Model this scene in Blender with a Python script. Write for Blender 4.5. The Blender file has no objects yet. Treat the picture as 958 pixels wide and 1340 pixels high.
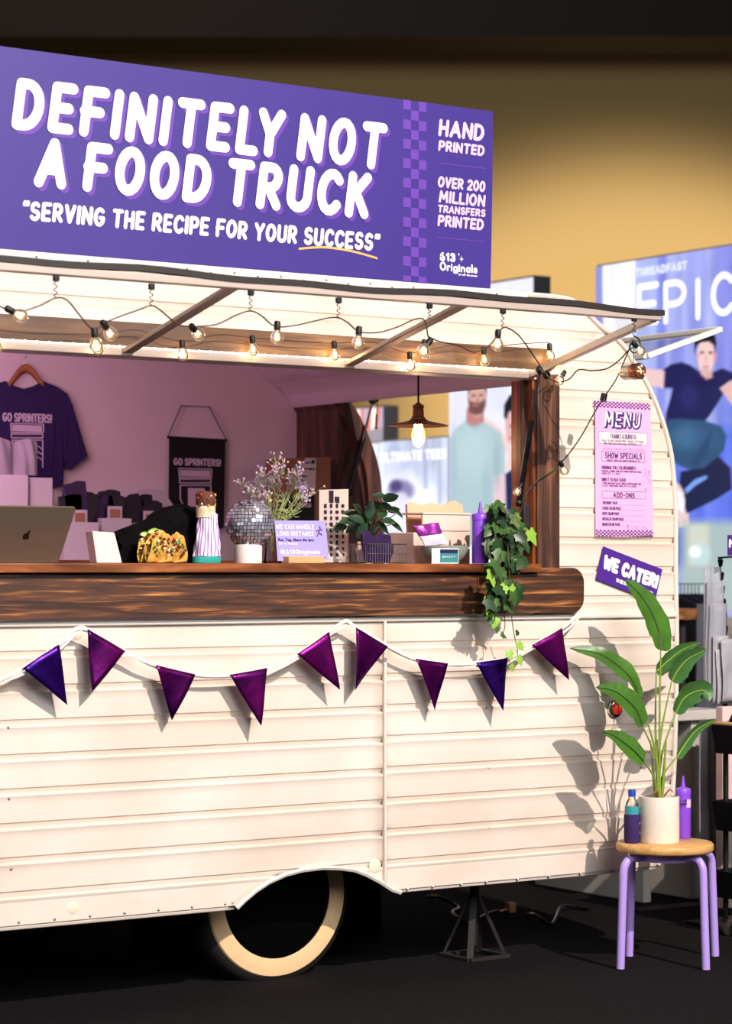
import bpy, bmesh, math, random
import numpy as np
from mathutils import Vector as V, Matrix, Euler, noise
from mathutils.geometry import tessellate_polygon

random.seed(7)
SC = bpy.context.scene
COL = SC.collection
PI = math.pi

# ------------------------------------------------------------------ camera
FPX, CX, HY = 3200.0, 479.0, 745.0            # focal length in pixels of the 958 wide frame
AN = math.atan(FPX / 4672.0)
FW = V((math.sin(AN), math.cos(AN), 0)); RT = V((math.cos(AN), -math.sin(AN), 0))
CAM = V((-4.05, -6.35, 1.30))
cam = bpy.data.cameras.new('camera'); co = bpy.data.objects.new('camera', cam); COL.objects.link(co)
co.location = CAM
co.rotation_euler = (PI / 2, 0, -AN)
cam.sensor_fit = 'HORIZONTAL'; cam.sensor_width = 24.0; cam.lens = 24.0 * FPX / 958.0
cam.shift_y = (HY - 670.0) / 958.0
cam.clip_start = 0.1; cam.clip_end = 200
cam.dof.use_dof = True; cam.dof.focus_distance = 7.7; cam.dof.aperture_fstop = 3.2
SC.camera = co

# ------------------------------------------------------------------ world, exposure, key and fill lights
w = bpy.data.worlds.new('hall_ambient'); SC.world = w; w.use_nodes = True
w.node_tree.nodes['Background'].inputs[0].default_value = (0.9, 0.78, 0.72, 1)
w.node_tree.nodes['Background'].inputs[1].default_value = 0.09
SC.view_settings.view_transform = 'Standard'; SC.view_settings.look = 'None'
SC.view_settings.exposure = 0.0; SC.view_settings.gamma = 1.0

def lamp(name, kind, loc, target, energy, color, **k):
    l = bpy.data.lights.new(name, kind); l.energy = energy; l.color = color
    for a, b in k.items(): setattr(l, a, b)
    o = bpy.data.objects.new(name, l); COL.objects.link(o); o.location = loc
    if target is not None:
        o.rotation_euler = (V(target) - V(loc)).to_track_quat('-Z', 'Y').to_euler()
    return o
# hall spotlight high in front of the trailer: gives the crisp shadows falling down the siding
KEY_T = V((0.35, 0, 1.35))
KEY_D = V((0.01, 0.82, -0.57)).normalized()
lamp('hall_spotlight', 'SPOT', KEY_T - KEY_D * 10, KEY_T, 5300, (1.0, 0.89, 0.81),
     spot_size=math.radians(30), spot_blend=0.3, shadow_soft_size=0.05)
lamp('cool_fill', 'AREA', (-1.5, -7.5, 4.2), (0.3, 0, 1.2), 330, (0.93, 0.96, 1.0), size=3.0)  # added cool fill that lifts the shadows on the siding
lamp('reflection_fill', 'AREA', (-7.5, -5.0, 3.2), (0, 0, 1.4), 70, (0.86, 0.88, 1.0), size=2.2)  # added off-view lamp giving the mirror ball something bright to reflect
lamp('reflection_fill', 'AREA', (3.5, -6.5, 3.4), (0.6, 0, 1.4), 40, (0.95, 0.92, 1.0), size=2.0)  # second added lamp for reflections, from the right
lamp('trailer_purple_light', 'AREA', (-0.7, 0.9, 2.08), (-0.3, 2.1, 1.35), 26, (0.95, 0.57, 0.76), size=0.8)
lamp('trailer_violet_light', 'AREA', (-1.35, 1.2, 1.75), (-0.6, 2.2, 1.5), 2.2, (0.5, 0.2, 1.0), size=0.3)

# ------------------------------------------------------------------ pixel -> point on a real plane
def ray(px, py):
    return FW + RT * ((px - CX) / FPX) + V((0, 0, 1)) * ((HY - py) / FPX)
def at(px, py, Y=0.0):
    d = ray(px, py); return CAM + d * ((Y - CAM.y) / d.y)
def atx(px, py, X):
    d = ray(px, py); return CAM + d * ((X - CAM.x) / d.x)
def atz(px, py, Z=0.0):
    d = ray(px, py); return CAM + d * ((Z - CAM.z) / d.z)
def pix(p):
    r = V(p) - CAM; Z = r.dot(FW)
    return CX + FPX * r.dot(RT) / Z, HY - FPX * r.z / Z
def ppm(Y, px):                                # pixels per metre
    return FPX / (at(px, 700, Y) - CAM).dot(FW)

# ------------------------------------------------------------------ materials
def lin(c):
    return tuple(((x / 255) / 12.92 if x / 255 <= 0.04045 else ((x / 255 + 0.055) / 1.055) ** 2.4) for x in c) + (1,)
M = {}
def mat(name, rgb, rough=0.5, metal=0.0, bump=0.0, bscale=50, var=0.0, vscale=8, emit=None, estr=0, trans=0, coat=0, ior=1.45, stretch=None, rgb2=None, spec=None):
    m = bpy.data.materials.new(name); m.use_nodes = True
    nt = m.node_tree; b = nt.nodes['Principled BSDF']
    c = lin(rgb)
    b.inputs['Base Color'].default_value = c
    b.inputs['Roughness'].default_value = rough; b.inputs['Metallic'].default_value = metal
    b.inputs['IOR'].default_value = ior
    if trans: b.inputs['Transmission Weight'].default_value = trans
    if coat: b.inputs['Coat Weight'].default_value = coat
    if spec is not None: b.inputs['Specular IOR Level'].default_value = spec
    if emit: b.inputs['Emission Color'].default_value = lin(emit); b.inputs['Emission Strength'].default_value = estr
    if var or bump:
        tc = nt.nodes.new('ShaderNodeTexCoord'); mp = nt.nodes.new('ShaderNodeMapping')
        nt.links.new(tc.outputs['Object'], mp.inputs[0])
        if stretch: mp.inputs['Scale'].default_value = stretch
    if var:
        n = nt.nodes.new('ShaderNodeTexNoise'); n.inputs['Scale'].default_value = vscale; n.inputs['Detail'].default_value = 6
        r = nt.nodes.new('ShaderNodeValToRGB')
        c2 = lin(rgb2) if rgb2 else tuple(x * (1 - var) for x in c[:3]) + (1,)
        r.color_ramp.elements[0].position = 0.35; r.color_ramp.elements[1].position = 0.68
        r.color_ramp.elements[0].color = c2; r.color_ramp.elements[1].color = c
        nt.links.new(mp.outputs[0], n.inputs[0]); nt.links.new(n.outputs[0], r.inputs[0]); nt.links.new(r.outputs[0], b.inputs['Base Color'])
    if bump:
        n = nt.nodes.new('ShaderNodeTexNoise'); n.inputs['Scale'].default_value = bscale; n.inputs['Detail'].default_value = 5
        bp = nt.nodes.new('ShaderNodeBump'); bp.inputs['Strength'].default_value = bump; bp.inputs['Distance'].default_value = 0.01
        nt.links.new(mp.outputs[0], n.inputs[0]); nt.links.new(n.outputs[0], bp.inputs['Height']); nt.links.new(bp.outputs[0], b.inputs['Normal'])
    M[name] = m
    return m

def wood(name, dark, mid, light, scale=(1.2, 14, 14), knot=True, rough=0.5, bands=3.0):
    """burnt / stained board: grain runs along the stretched axis"""
    m = bpy.data.materials.new(name); m.use_nodes = True; nt = m.node_tree; b = nt.nodes['Principled BSDF']
    tc = nt.nodes.new('ShaderNodeTexCoord'); mp = nt.nodes.new('ShaderNodeMapping'); mp.inputs['Scale'].default_value = scale
    nt.links.new(tc.outputs['Object'], mp.inputs[0])
    n = nt.nodes.new('ShaderNodeTexNoise'); n.inputs['Scale'].default_value = bands; n.inputs['Detail'].default_value = 7; n.inputs['Distortion'].default_value = 0.6
    nt.links.new(mp.outputs[0], n.inputs[0])
    r = nt.nodes.new('ShaderNodeValToRGB'); e = r.color_ramp.elements
    e[0].position = 0.36; e[0].color = lin(dark); e[1].position = 0.72; e[1].color = lin(light)
    x = e.new(0.56); x.color = lin(mid)
    nt.links.new(n.outputs[0], r.inputs[0])
    n2 = nt.nodes.new('ShaderNodeTexNoise'); n2.inputs['Scale'].default_value = 5.0; n2.inputs['Detail'].default_value = 3
    mp2 = nt.nodes.new('ShaderNodeMapping'); mp2.inputs['Scale'].default_value = tuple(0.25 * s for s in scale)
    nt.links.new(tc.outputs['Object'], mp2.inputs[0]); nt.links.new(mp2.outputs[0], n2.inputs[0])
    r2 = nt.nodes.new('ShaderNodeValToRGB'); r2.color_ramp.elements[0].position = 0.4; r2.color_ramp.elements[1].position = 0.6
    r2.color_ramp.elements[0].color = (0.42, 0.42, 0.42, 1); r2.color_ramp.elements[1].color = (1, 1, 1, 1)
    nt.links.new(n2.outputs[0], r2.inputs[0])
    mx = nt.nodes.new('ShaderNodeMix'); mx.data_type = 'RGBA'; mx.blend_type = 'MULTIPLY'; mx.inputs[0].default_value = 0.8
    nt.links.new(r.outputs[0], mx.inputs[6]); nt.links.new(r2.outputs[0], mx.inputs[7]); nt.links.new(mx.outputs[2], b.inputs['Base Color'])
    bp = nt.nodes.new('ShaderNodeBump'); bp.inputs['Strength'].default_value = 0.25; bp.inputs['Distance'].default_value = 0.004
    nt.links.new(n.outputs[0], bp.inputs['Height']); nt.links.new(bp.outputs[0], b.inputs['Normal'])
    b.inputs['Roughness'].default_value = rough
    M[name] = m; return m

def clear(name, tint, amount, rough=0.02):
    """clear sheet plastic / thin glass: lets light through, with a surface sheen"""
    m = bpy.data.materials.new(name); m.use_nodes = True; nt = m.node_tree
    nt.nodes.remove(nt.nodes['Principled BSDF']); out = nt.nodes['Material Output']
    t = nt.nodes.new('ShaderNodeBsdfTransparent'); t.inputs[0].default_value = tint
    g = nt.nodes.new('ShaderNodeBsdfGlossy'); g.inputs['Roughness'].default_value = rough
    lw = nt.nodes.new('ShaderNodeLayerWeight'); lw.inputs[0].default_value = amount
    mx = nt.nodes.new('ShaderNodeMixShader')
    nt.links.new(lw.outputs['Fresnel'], mx.inputs[0]); nt.links.new(t.outputs[0], mx.inputs[1]); nt.links.new(g.outputs[0], mx.inputs[2])
    nt.links.new(mx.outputs[0], out.inputs[0]); M[name] = m; return m

def glow(name, rgb, s):
    m = bpy.data.materials.new(name); m.use_nodes = True; nt = m.node_tree
    nt.nodes.remove(nt.nodes['Principled BSDF']); e = nt.nodes.new('ShaderNodeEmission')
    e.inputs[0].default_value = lin(rgb); e.inputs[1].default_value = s
    nt.links.new(e.outputs[0], nt.nodes['Material Output'].inputs[0]); M[name] = m; return m

def printed(name, emit=0.0, rough=0.6):
    m = bpy.data.materials.new(name); m.use_nodes = True; nt = m.node_tree; b = nt.nodes['Principled BSDF']
    a = nt.nodes.new('ShaderNodeVertexColor'); a.layer_name = 'ink'
    nt.links.new(a.outputs[0], b.inputs['Base Color']); b.inputs['Roughness'].default_value = rough
    if emit:
        b.inputs['Base Color'].default_value = (0, 0, 0, 1)
        nt.links.remove(b.inputs['Base Color'].links[0])
        nt.links.new(a.outputs[0], b.inputs['Emission Color']); b.inputs['Emission Strength'].default_value = emit
    M[name] = m; return m

mat('siding', (238, 225, 213), 0.38, var=0.10, vscale=2.2, rgb2=(222, 204, 188), bump=0.04, bscale=6, stretch=(1, 1, 1.5))
mat('siding_trim', (225, 215, 202), 0.4)
mat('roof_white', (226, 220, 212), 0.45, var=0.12, vscale=5)
mat('marker_cover', (238, 224, 200), 0.4)
mat('screw', (150, 140, 130), 0.35, 0.9)
mat('inner_pink', (222, 200, 205), 0.7, bump=0.02, bscale=200)
mat('alu', (205, 196, 186), 0.35, 0.7)
mat('alu_taupe', (192, 174, 162), 0.42, 0.35)
mat('alu_white', (228, 222, 214), 0.4)
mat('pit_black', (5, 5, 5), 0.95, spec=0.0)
mat('rubber', (38, 32, 30), 0.55)
mat('black', (14, 13, 14), 0.5)
mat('black_gloss', (16, 15, 16), 0.25)
mat('tyre', (22, 18, 16), 0.75, bump=0.1, bscale=60)
mat('whitewall', (238, 200, 150), 0.6, var=0.08, vscale=20)
mat('hub', (12, 12, 14), 0.2, 0.6)
mat('carpet', (34, 31, 33), 0.95, bump=0.9, bscale=260, var=0.5, vscale=70, spec=0.1)
mat('hall_wall', (216, 182, 118), 0.85, bump=0.02, bscale=20)
mat('hall_dark', (30, 23, 18), 0.8)
mat('sign_purple', (58, 40, 130), 0.45, var=0.07, vscale=3)
mat('ink_white', (236, 230, 224), 0.5)
mat('ink_lilac', (98, 58, 162), 0.5)
mat('ink_pale', (224, 188, 220), 0.5)
mat('ink_orange', (240, 176, 96), 0.5)
mat('ink_purple', (76, 36, 120), 0.5)
mat('ink_plum', (98, 50, 130), 0.5)
mat('ink_rose', (214, 120, 190), 0.5)
mat('ink_dark', (36, 24, 46), 0.5)
mat('menu_pink', (236, 176, 216), 0.55)
mat('menu_box', (236, 226, 214), 0.55)
mat('decal_purple', (78, 40, 140), 0.4)
mat('foil', (126, 14, 112), 0.34, 0.8, bump=0.35, bscale=14, var=0.4, vscale=6, rgb2=(44, 5, 72))  # magenta over dark plum puts the crumpled foil's reflections into the colour
mat('foil_blue', (70, 22, 140), 0.3, 0.85, bump=0.35, bscale=14, var=0.4, vscale=6, rgb2=(36, 8, 96))
mat('ribbon', (238, 228, 216), 0.6)
mat('cord_black', (24, 20, 20), 0.5)
mat('cord_brown', (70, 45, 40), 0.5)
mat('copper', (176, 118, 92), 0.3, 0.9)
mat('brass', (166, 120, 80), 0.35, 0.85)
mat('steel', (150, 145, 140), 0.3, 0.9)
mat('laptop_metal', (150, 130, 112), 0.4, 0.6)
mat('laptop_logo', (70, 50, 34), 0.2, 0.8)
mat('card_white', (236, 228, 228), 0.6)
mat('card_pink', (244, 212, 206), 0.6)
mat('bin_white', (184, 168, 176), 0.7)
mat('cloth_black', (10, 10, 11), 0.95, spec=0.1, bump=0.3, bscale=90)
mat('cloth_navy', (44, 24, 78), 0.9, bump=0.15, bscale=90)
mat('cloth_pale', (150, 136, 148), 0.9, bump=0.15, bscale=50)
mat('shirt_ink', (200, 178, 196), 0.7)
mat('banner_black', (20, 16, 20), 0.9)
mat('hanger', (176, 112, 66), 0.5, var=0.2, vscale=10)
mat('tortilla', (240, 194, 92), 0.7, var=0.35, vscale=60, rgb2=(190, 124, 44), bump=0.3, bscale=80)
mat('tortilla_pale', (240, 226, 204), 0.7, var=0.2, vscale=60, rgb2=(214, 180, 130), bump=0.3, bscale=40)
mat('meat', (120, 62, 36), 0.6, var=0.6, vscale=150, bump=0.6, bscale=120)
mat('cilantro', (110, 150, 50), 0.6)
mat('cheese', (246, 220, 140), 0.5)
mat('salsa', (196, 54, 30), 0.4)
mat('onion', (240, 230, 220), 0.4)
mat('lime', (150, 176, 50), 0.45)
mat('lime_flesh', (208, 220, 140), 0.4)
mat('teal', (52, 170, 160), 0.4)
mat('stripe_white', (240, 226, 240), 0.6)
mat('stripe_purple', (160, 96, 186), 0.6)
mat('mirror', (226, 226, 244), 0.2, 0.72)
mat('disco_core', (60, 58, 64), 0.6)
mat('ceramic', (240, 234, 224), 0.5)
mat('terrazzo', (238, 228, 214), 0.55, var=0.06, vscale=120)
mat('sprig_green', (150, 160, 100), 0.7)
mat('sprig_pink', (214, 176, 190), 0.7)
mat('sprig_lilac', (176, 150, 206), 0.7)
mat('card_lilac', (172, 160, 232), 0.5)
mat('pine', (222, 172, 116), 0.6, var=0.15, vscale=10, stretch=(1, 8, 8))
mat('cardboard', (150, 100, 76), 0.8, var=0.08, vscale=6)
mat('paper_grey', (206, 190, 184), 0.7)
mat('leaf_dark', (34, 66, 40), 0.45)
mat('leaf_ivy', (38, 74, 36), 0.4, var=0.5, vscale=40, rgb2=(74, 106, 50))
mat('leaf_ivy_dark', (18, 46, 28), 0.38, var=0.4, vscale=40, rgb2=(44, 76, 38))
mat('leaf_young', (140, 182, 66), 0.45)
mat('leaf_variegated', (136, 150, 86), 0.45, var=0.6, vscale=50, rgb2=(40, 78, 40))
mat('leaf_plant', (70, 116, 36), 0.38, var=0.3, vscale=12, bump=0.1, bscale=30)
mat('leaf_plant_back', (72, 118, 58), 0.42, var=0.25, vscale=12)
mat('leaf_rib', (36, 60, 22), 0.5)
mat('stem_green', (128, 150, 56), 0.5)
mat('stem_brown', (96, 74, 44), 0.6)
mat('soil', (150, 90, 70), 0.9)
mat('packet_purple', (48, 22, 70), 0.4, 0.3)
mat('packet_dark', (26, 14, 38), 0.45)
mat('packet_shine', (180, 70, 190), 0.25, 0.6)
mat('paper_peach', (246, 196, 160), 0.6)
mat('crate_white', (236, 204, 190), 0.6)
mat('bowl_sage', (150, 160, 144), 0.4)
mat('card_teal', (60, 136, 140), 0.5)
mat('card_navy', (34, 30, 84), 0.5)
mat('bottle_purple', (136, 76, 214), 0.35)
mat('stool_paint', (178, 150, 226), 0.35)
mat('seat_pine', (224, 176, 112), 0.45, var=0.25, vscale=6, rgb2=(198, 146, 84), stretch=(1.5, 9, 9))
mat('cap_blue', (30, 70, 170), 0.35)
mat('koozie', (52, 30, 92), 0.8)
mat('label_teal', (60, 150, 160), 0.4)
mat('red_lens', (190, 50, 44), 0.2)
mat('chrome', (200, 196, 190), 0.12, 1.0)
mat('tan_rot', (200, 170, 130), 0.9, var=0.6, vscale=40, rgb2=(90, 56, 34))
mat('plinth', (206, 198, 190), 0.6, var=0.05)
mat('fabric_grey', (150, 150, 158), 0.9, bump=0.1)
mat('fabric_charcoal', (42, 38, 42), 0.9)
mat('crate_grey', (190, 176, 160), 0.8)
mat('plug_peach', (232, 176, 130), 0.6)
mat('poly_bag', (176, 174, 180), 0.3, var=0.2, vscale=12)
mat('bag_film', (190, 190, 200), 0.25)
M['bag_film'].node_tree.nodes['Principled BSDF'].inputs['Alpha'].default_value = 0.45
mat('box_grey', (90, 92, 96), 0.5)
wood('wood_burnt', (58, 34, 24), (98, 58, 36), (206, 134, 66), (1.6, 14, 30), bands=2.6)
wood('wood_post', (62, 36, 26), (92, 58, 42), (132, 86, 60), (22, 22, 1.6), bands=2.4)
wood('wood_shelf', (96, 48, 26), (150, 84, 44), (206, 128, 70), (1.5, 16, 10), bands=2.2, rough=0.35)
wood('wood_header', (92, 66, 46), (128, 92, 62), (168, 126, 84), (1.0, 10, 12), bands=2.4)
wood('wood_jamb', (110, 54, 22), (170, 92, 40), (214, 130, 66), (16, 16, 1.2), bands=2.2, rough=0.35)
wood('wood_panel', (70, 40, 36), (112, 70, 60), (150, 100, 84), (10, 10, 1.0), bands=2.0)
wood('wood_log', (110, 66, 36), (160, 106, 60), (196, 146, 94), (10, 10, 30), bands=2.0)
clear('poly_sheet', (0.97, 0.97, 0.97, 1), 0.10, 0.03)
clear('glass_thin', (0.97, 0.97, 0.97, 1), 0.25, 0.02)
clear('bag_clear', (0.86, 0.86, 0.88, 1), 0.35, 0.15)
glow('filament', (255, 206, 130), 60)
glow('filament_hot', (255, 196, 110), 45)
glow('led', (255, 236, 206), 14)
printed('print_lit', emit=1.15)
printed('print_paper')

# bulb glass: clear shell with a faint warm glow from the filament inside it
clear('bulb_glass', (1.0, 0.95, 0.85, 1), 0.3, 0.03)
m = bpy.data.materials.new('bulb_glow'); m.use_nodes = True; nt = m.node_tree; nt.nodes.remove(nt.nodes['Principled BSDF'])
_t = nt.nodes.new('ShaderNodeBsdfTransparent'); _e = nt.nodes.new('ShaderNodeEmission'); _a = nt.nodes.new('ShaderNodeAddShader')
_e.inputs[0].default_value = lin((255, 190, 110)); _e.inputs[1].default_value = 1.1
nt.links.new(_t.outputs[0], _a.inputs[0]); nt.links.new(_e.outputs[0], _a.inputs[1]); nt.links.new(_a.outputs[0], nt.nodes['Material Output'].inputs[0])
M['bulb_glow'] = m
# clear string-light glass, faintly lit by its filament
m = M['bulb_glass'].copy(); m.name = 'bulb_glass_lit'; nt = m.node_tree; out = [n for n in nt.nodes if n.type == 'OUTPUT_MATERIAL'][0]; sh = out.inputs[0].links[0].from_socket
_e = nt.nodes.new('ShaderNodeEmission'); _a = nt.nodes.new('ShaderNodeAddShader'); _e.inputs[0].default_value = lin((255, 206, 150)); _e.inputs[1].default_value = 0.22
nt.links.new(sh, _a.inputs[0]); nt.links.new(_e.outputs[0], _a.inputs[1]); nt.links.new(_a.outputs[0], out.inputs[0]); M['bulb_glass_lit'] = m

# ------------------------------------------------------------------ object helpers
def tag(o, label=None, cat=None, group=None, kind=None):
    if label: o['label'] = label
    if cat: o['category'] = cat
    if group: o['group'] = group
    if kind: o['kind'] = kind
    return o
def empty(name, loc, label=None, cat=None, group=None):
    o = bpy.data.objects.new(name, None); COL.objects.link(o); o.location = loc; o.empty_display_size = 0.05
    return tag(o, label, cat, group)
def copy_tree(o, parent=None):
    c = o.copy(); COL.objects.link(c); c.parent = parent
    for ch in o.children: copy_tree(ch, c)
    return c

class MB:
    """collects geometry in world space; build() links it as one mesh"""
    def __init__(s): s.v = []; s.f = []; s.mi = []; s.m = 0; s.c = None
    def add(s, vs, fs):
        n = len(s.v); s.v += [tuple(p) for p in vs]; s.f += [tuple(i + n for i in f) for f in fs]; s.mi += [s.m] * len(fs); return s
    def box(s, a, b, R=None, c=None):
        x0, y0, z0 = a; x1, y1, z1 = b
        vs = [V((x, y, z)) for x in (x0, x1) for y in (y0, y1) for z in (z0, z1)]
        if R is not None:
            c = V(c) if c is not None else (V(a) + V(b)) / 2
            vs = [c + R @ (p - c) for p in vs]
        return s.add(vs, [(0, 1, 3, 2), (4, 6, 7, 5), (0, 4, 5, 1), (2, 3, 7, 6), (0, 2, 6, 4), (1, 5, 7, 3)])
    def beam(s, p, q, w, h, up=(0, 0, 1)):
        p = V(p); q = V(q); d = (q - p).normalized(); sx = d.cross(V(up)).normalized(); uz = sx.cross(d)
        vs = [e + sx * (a * w / 2) + uz * (b * h / 2) for e in (p, q) for a, b in ((-1, -1), (1, -1), (1, 1), (-1, 1))]
        return s.add(vs, [(0, 1, 2, 3), (7, 6, 5, 4), (0, 4, 5, 1), (1, 5, 6, 2), (2, 6, 7, 3), (3, 7, 4, 0)])
    def strip(s, pts, w, h, up=(0, 0, 1)):
        """continuous flat bar through points: w across, h along up"""
        pts = [V(p) for p in pts]; vs = []; N = len(pts); u = V(up)
        for i in range(N):
            t = (pts[min(i + 1, N - 1)] - pts[max(i - 1, 0)]).normalized(); sx = t.cross(u).normalized(); uz = sx.cross(t)
            vs += [pts[i] + sx * (a * w / 2) + uz * (b * h / 2) for a, b in ((-1, -1), (1, -1), (1, 1), (-1, 1))]
        fs = [(4 * i + k, 4 * i + (k + 1) % 4, 4 * i + 4 + (k + 1) % 4, 4 * i + 4 + k) for i in range(N - 1) for k in range(4)] + [(3, 2, 1, 0), (4 * N - 4, 4 * N - 3, 4 * N - 2, 4 * N - 1)]
        return s.add(vs, fs)
    def tube(s, pts, r, n=8, cap=True):
        pts = [V(p) for p in pts]; rs = r if isinstance(r, (list, tuple)) else [r] * len(pts)
        N = len(pts); t0 = (pts[1] - pts[0]).normalized()
        a = V((0, 0, 1)) if abs(t0.z) < 0.9 else V((1, 0, 0)); nn = t0.cross(a).normalized()
        vs = []; tp = t0
        for i in range(N):
            t = (pts[min(i + 1, N - 1)] - pts[max(i - 1, 0)]).normalized()
            nn = (tp.rotation_difference(t) @ nn); nn = (nn - t * nn.dot(t)).normalized(); b = t.cross(nn); tp = t
            for k in range(n):
                an = 2 * PI * k / n; vs.append(pts[i] + (nn * math.cos(an) + b * math.sin(an)) * rs[i])
        fs = [(i * n + k, i * n + (k + 1) % n, (i + 1) * n + (k + 1) % n, (i + 1) * n + k) for i in range(N - 1) for k in range(n)]
        if cap: fs += [tuple(range(n))[::-1], tuple((N - 1) * n + k for k in range(n))]
        return s.add(vs, fs)
    def lathe(s, c, prof, n=32, axis=None, sx=1, sy=1):
        c = V(c); vs = []; Q = V((0, 0, 1)).rotation_difference(V(axis)) if axis is not None else None
        for r, z in prof:
            for k in range(n):
                p = V((r * sx * math.cos(2 * PI * k / n), r * sy * math.sin(2 * PI * k / n), z))
                vs.append(c + (Q @ p if Q else p))
        m = len(prof)
        fs = [(i * n + k, i * n + (k + 1) % n, (i + 1) * n + (k + 1) % n, (i + 1) * n + k) for i in range(m - 1) for k in range(n)]
        if prof[0][0] > 1e-5: fs.append(tuple(range(n))[::-1])
        if prof[-1][0] > 1e-5: fs.append(tuple((m - 1) * n + k for k in range(n)))
        return s.add(vs, fs)
    def ball(s, c, r, n=10, m=6, sc=(1, 1, 1)):
        prof = [(math.sin(PI * i / m) * r, -math.cos(PI * i / m) * r) for i in range(m + 1)]
        k = len(s.v); s.lathe((0, 0, 0), prof, n)
        for i in range(k, len(s.v)):
            x, y, z = s.v[i]; s.v[i] = (c[0] + x * sc[0], c[1] + y * sc[1], c[2] + z * sc[2])
        return s
    def grid(s, fn, nu, nv):
        vs = [fn(i / nu, j / nv) for i in range(nu + 1) for j in range(nv + 1)]; h = nv + 1
        return s.add(vs, [(i * h + j, (i + 1) * h + j, (i + 1) * h + j + 1, i * h + j + 1) for i in range(nu) for j in range(nv)])
    def sheet(s, pts, off):
        """solid from a flat outline of 3-D points, thickened by the vector off"""
        pts = [V(p) for p in pts]; n = len(pts); off = V(off)
        tri = tessellate_polygon([pts]); vs = pts + [p + off for p in pts]
        fs = [tuple(t) for t in tri] + [tuple(i + n for i in t[::-1]) for t in tri]
        fs += [(i, (i + 1) % n, (i + 1) % n + n, i + n) for i in range(n)]
        return s.add(vs, fs)
    def build(s, name, m, parent=None, smooth=True, bevel=0, seg=2, angle=40, subsurf=0, solid=0, fix=True, loc=None):
        me = bpy.data.meshes.new(name)
        base = V((0, 0, 0)); q = parent
        while q is not None: base += q.location; q = q.parent
        own = V((0, 0, 0))
        if parent is None:
            xs = np.array(s.v); lo = xs.min(0); hi = xs.max(0)
            own = V(loc) if loc is not None else V(((lo[0] + hi[0]) / 2, (lo[1] + hi[1]) / 2, lo[2])); base = own
        elif loc is not None:
            own = V(loc) - base; base = V(loc)
        me.from_pydata([(p[0] - base.x, p[1] - base.y, p[2] - base.z) for p in s.v], [], s.f)
        for mm in (m if isinstance(m, (list, tuple)) else [m]): me.materials.append(M[mm])
        me.polygons.foreach_set('material_index', s.mi)
        if s.c is not None:
            a = me.color_attributes.new('ink', 'FLOAT_COLOR', 'POINT'); a.data.foreach_set('color', np.asarray(s.c, dtype=np.float32).ravel())
        if fix:
            bm = bmesh.new(); bm.from_mesh(me); bmesh.ops.recalc_face_normals(bm, faces=bm.faces); bm.to_mesh(me); bm.free()
        me.update()
        if smooth:
            me.polygons.foreach_set('use_smooth', [True] * len(me.polygons)); me.set_sharp_from_angle(angle=math.radians(angle))
        o = bpy.data.objects.new(name, me); COL.objects.link(o); o.location = own
        if parent is not None: o.parent = parent
        if solid:
            md = o.modifiers.new('thick', 'SOLIDIFY'); md.thickness = solid; md.offset = 0
        if bevel:
            b = o.modifiers.new('bevel', 'BEVEL'); b.width = bevel; b.segments = seg; b.limit_method = 'ANGLE'
        if subsurf:
            u = o.modifiers.new('sub', 'SUBSURF'); u.levels = u.render_levels = subsurf
        return o

def bez(pts, n=8):
    """Catmull-Rom through points"""
    pts = [V(p) for p in pts]; P = [pts[0]] + pts + [pts[-1]]; out = []
    for i in range(1, len(P) - 2):
        for k in range(n):
            t = k / n; a, b, c, d = P[i - 1], P[i], P[i + 1], P[i + 2]
            out.append(0.5 * ((2 * b) + (c - a) * t + (2 * a - 5 * b + 4 * c - d) * t * t + (3 * b - a - 3 * c + d) * t ** 3))
    out.append(P[-2]); return out

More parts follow.
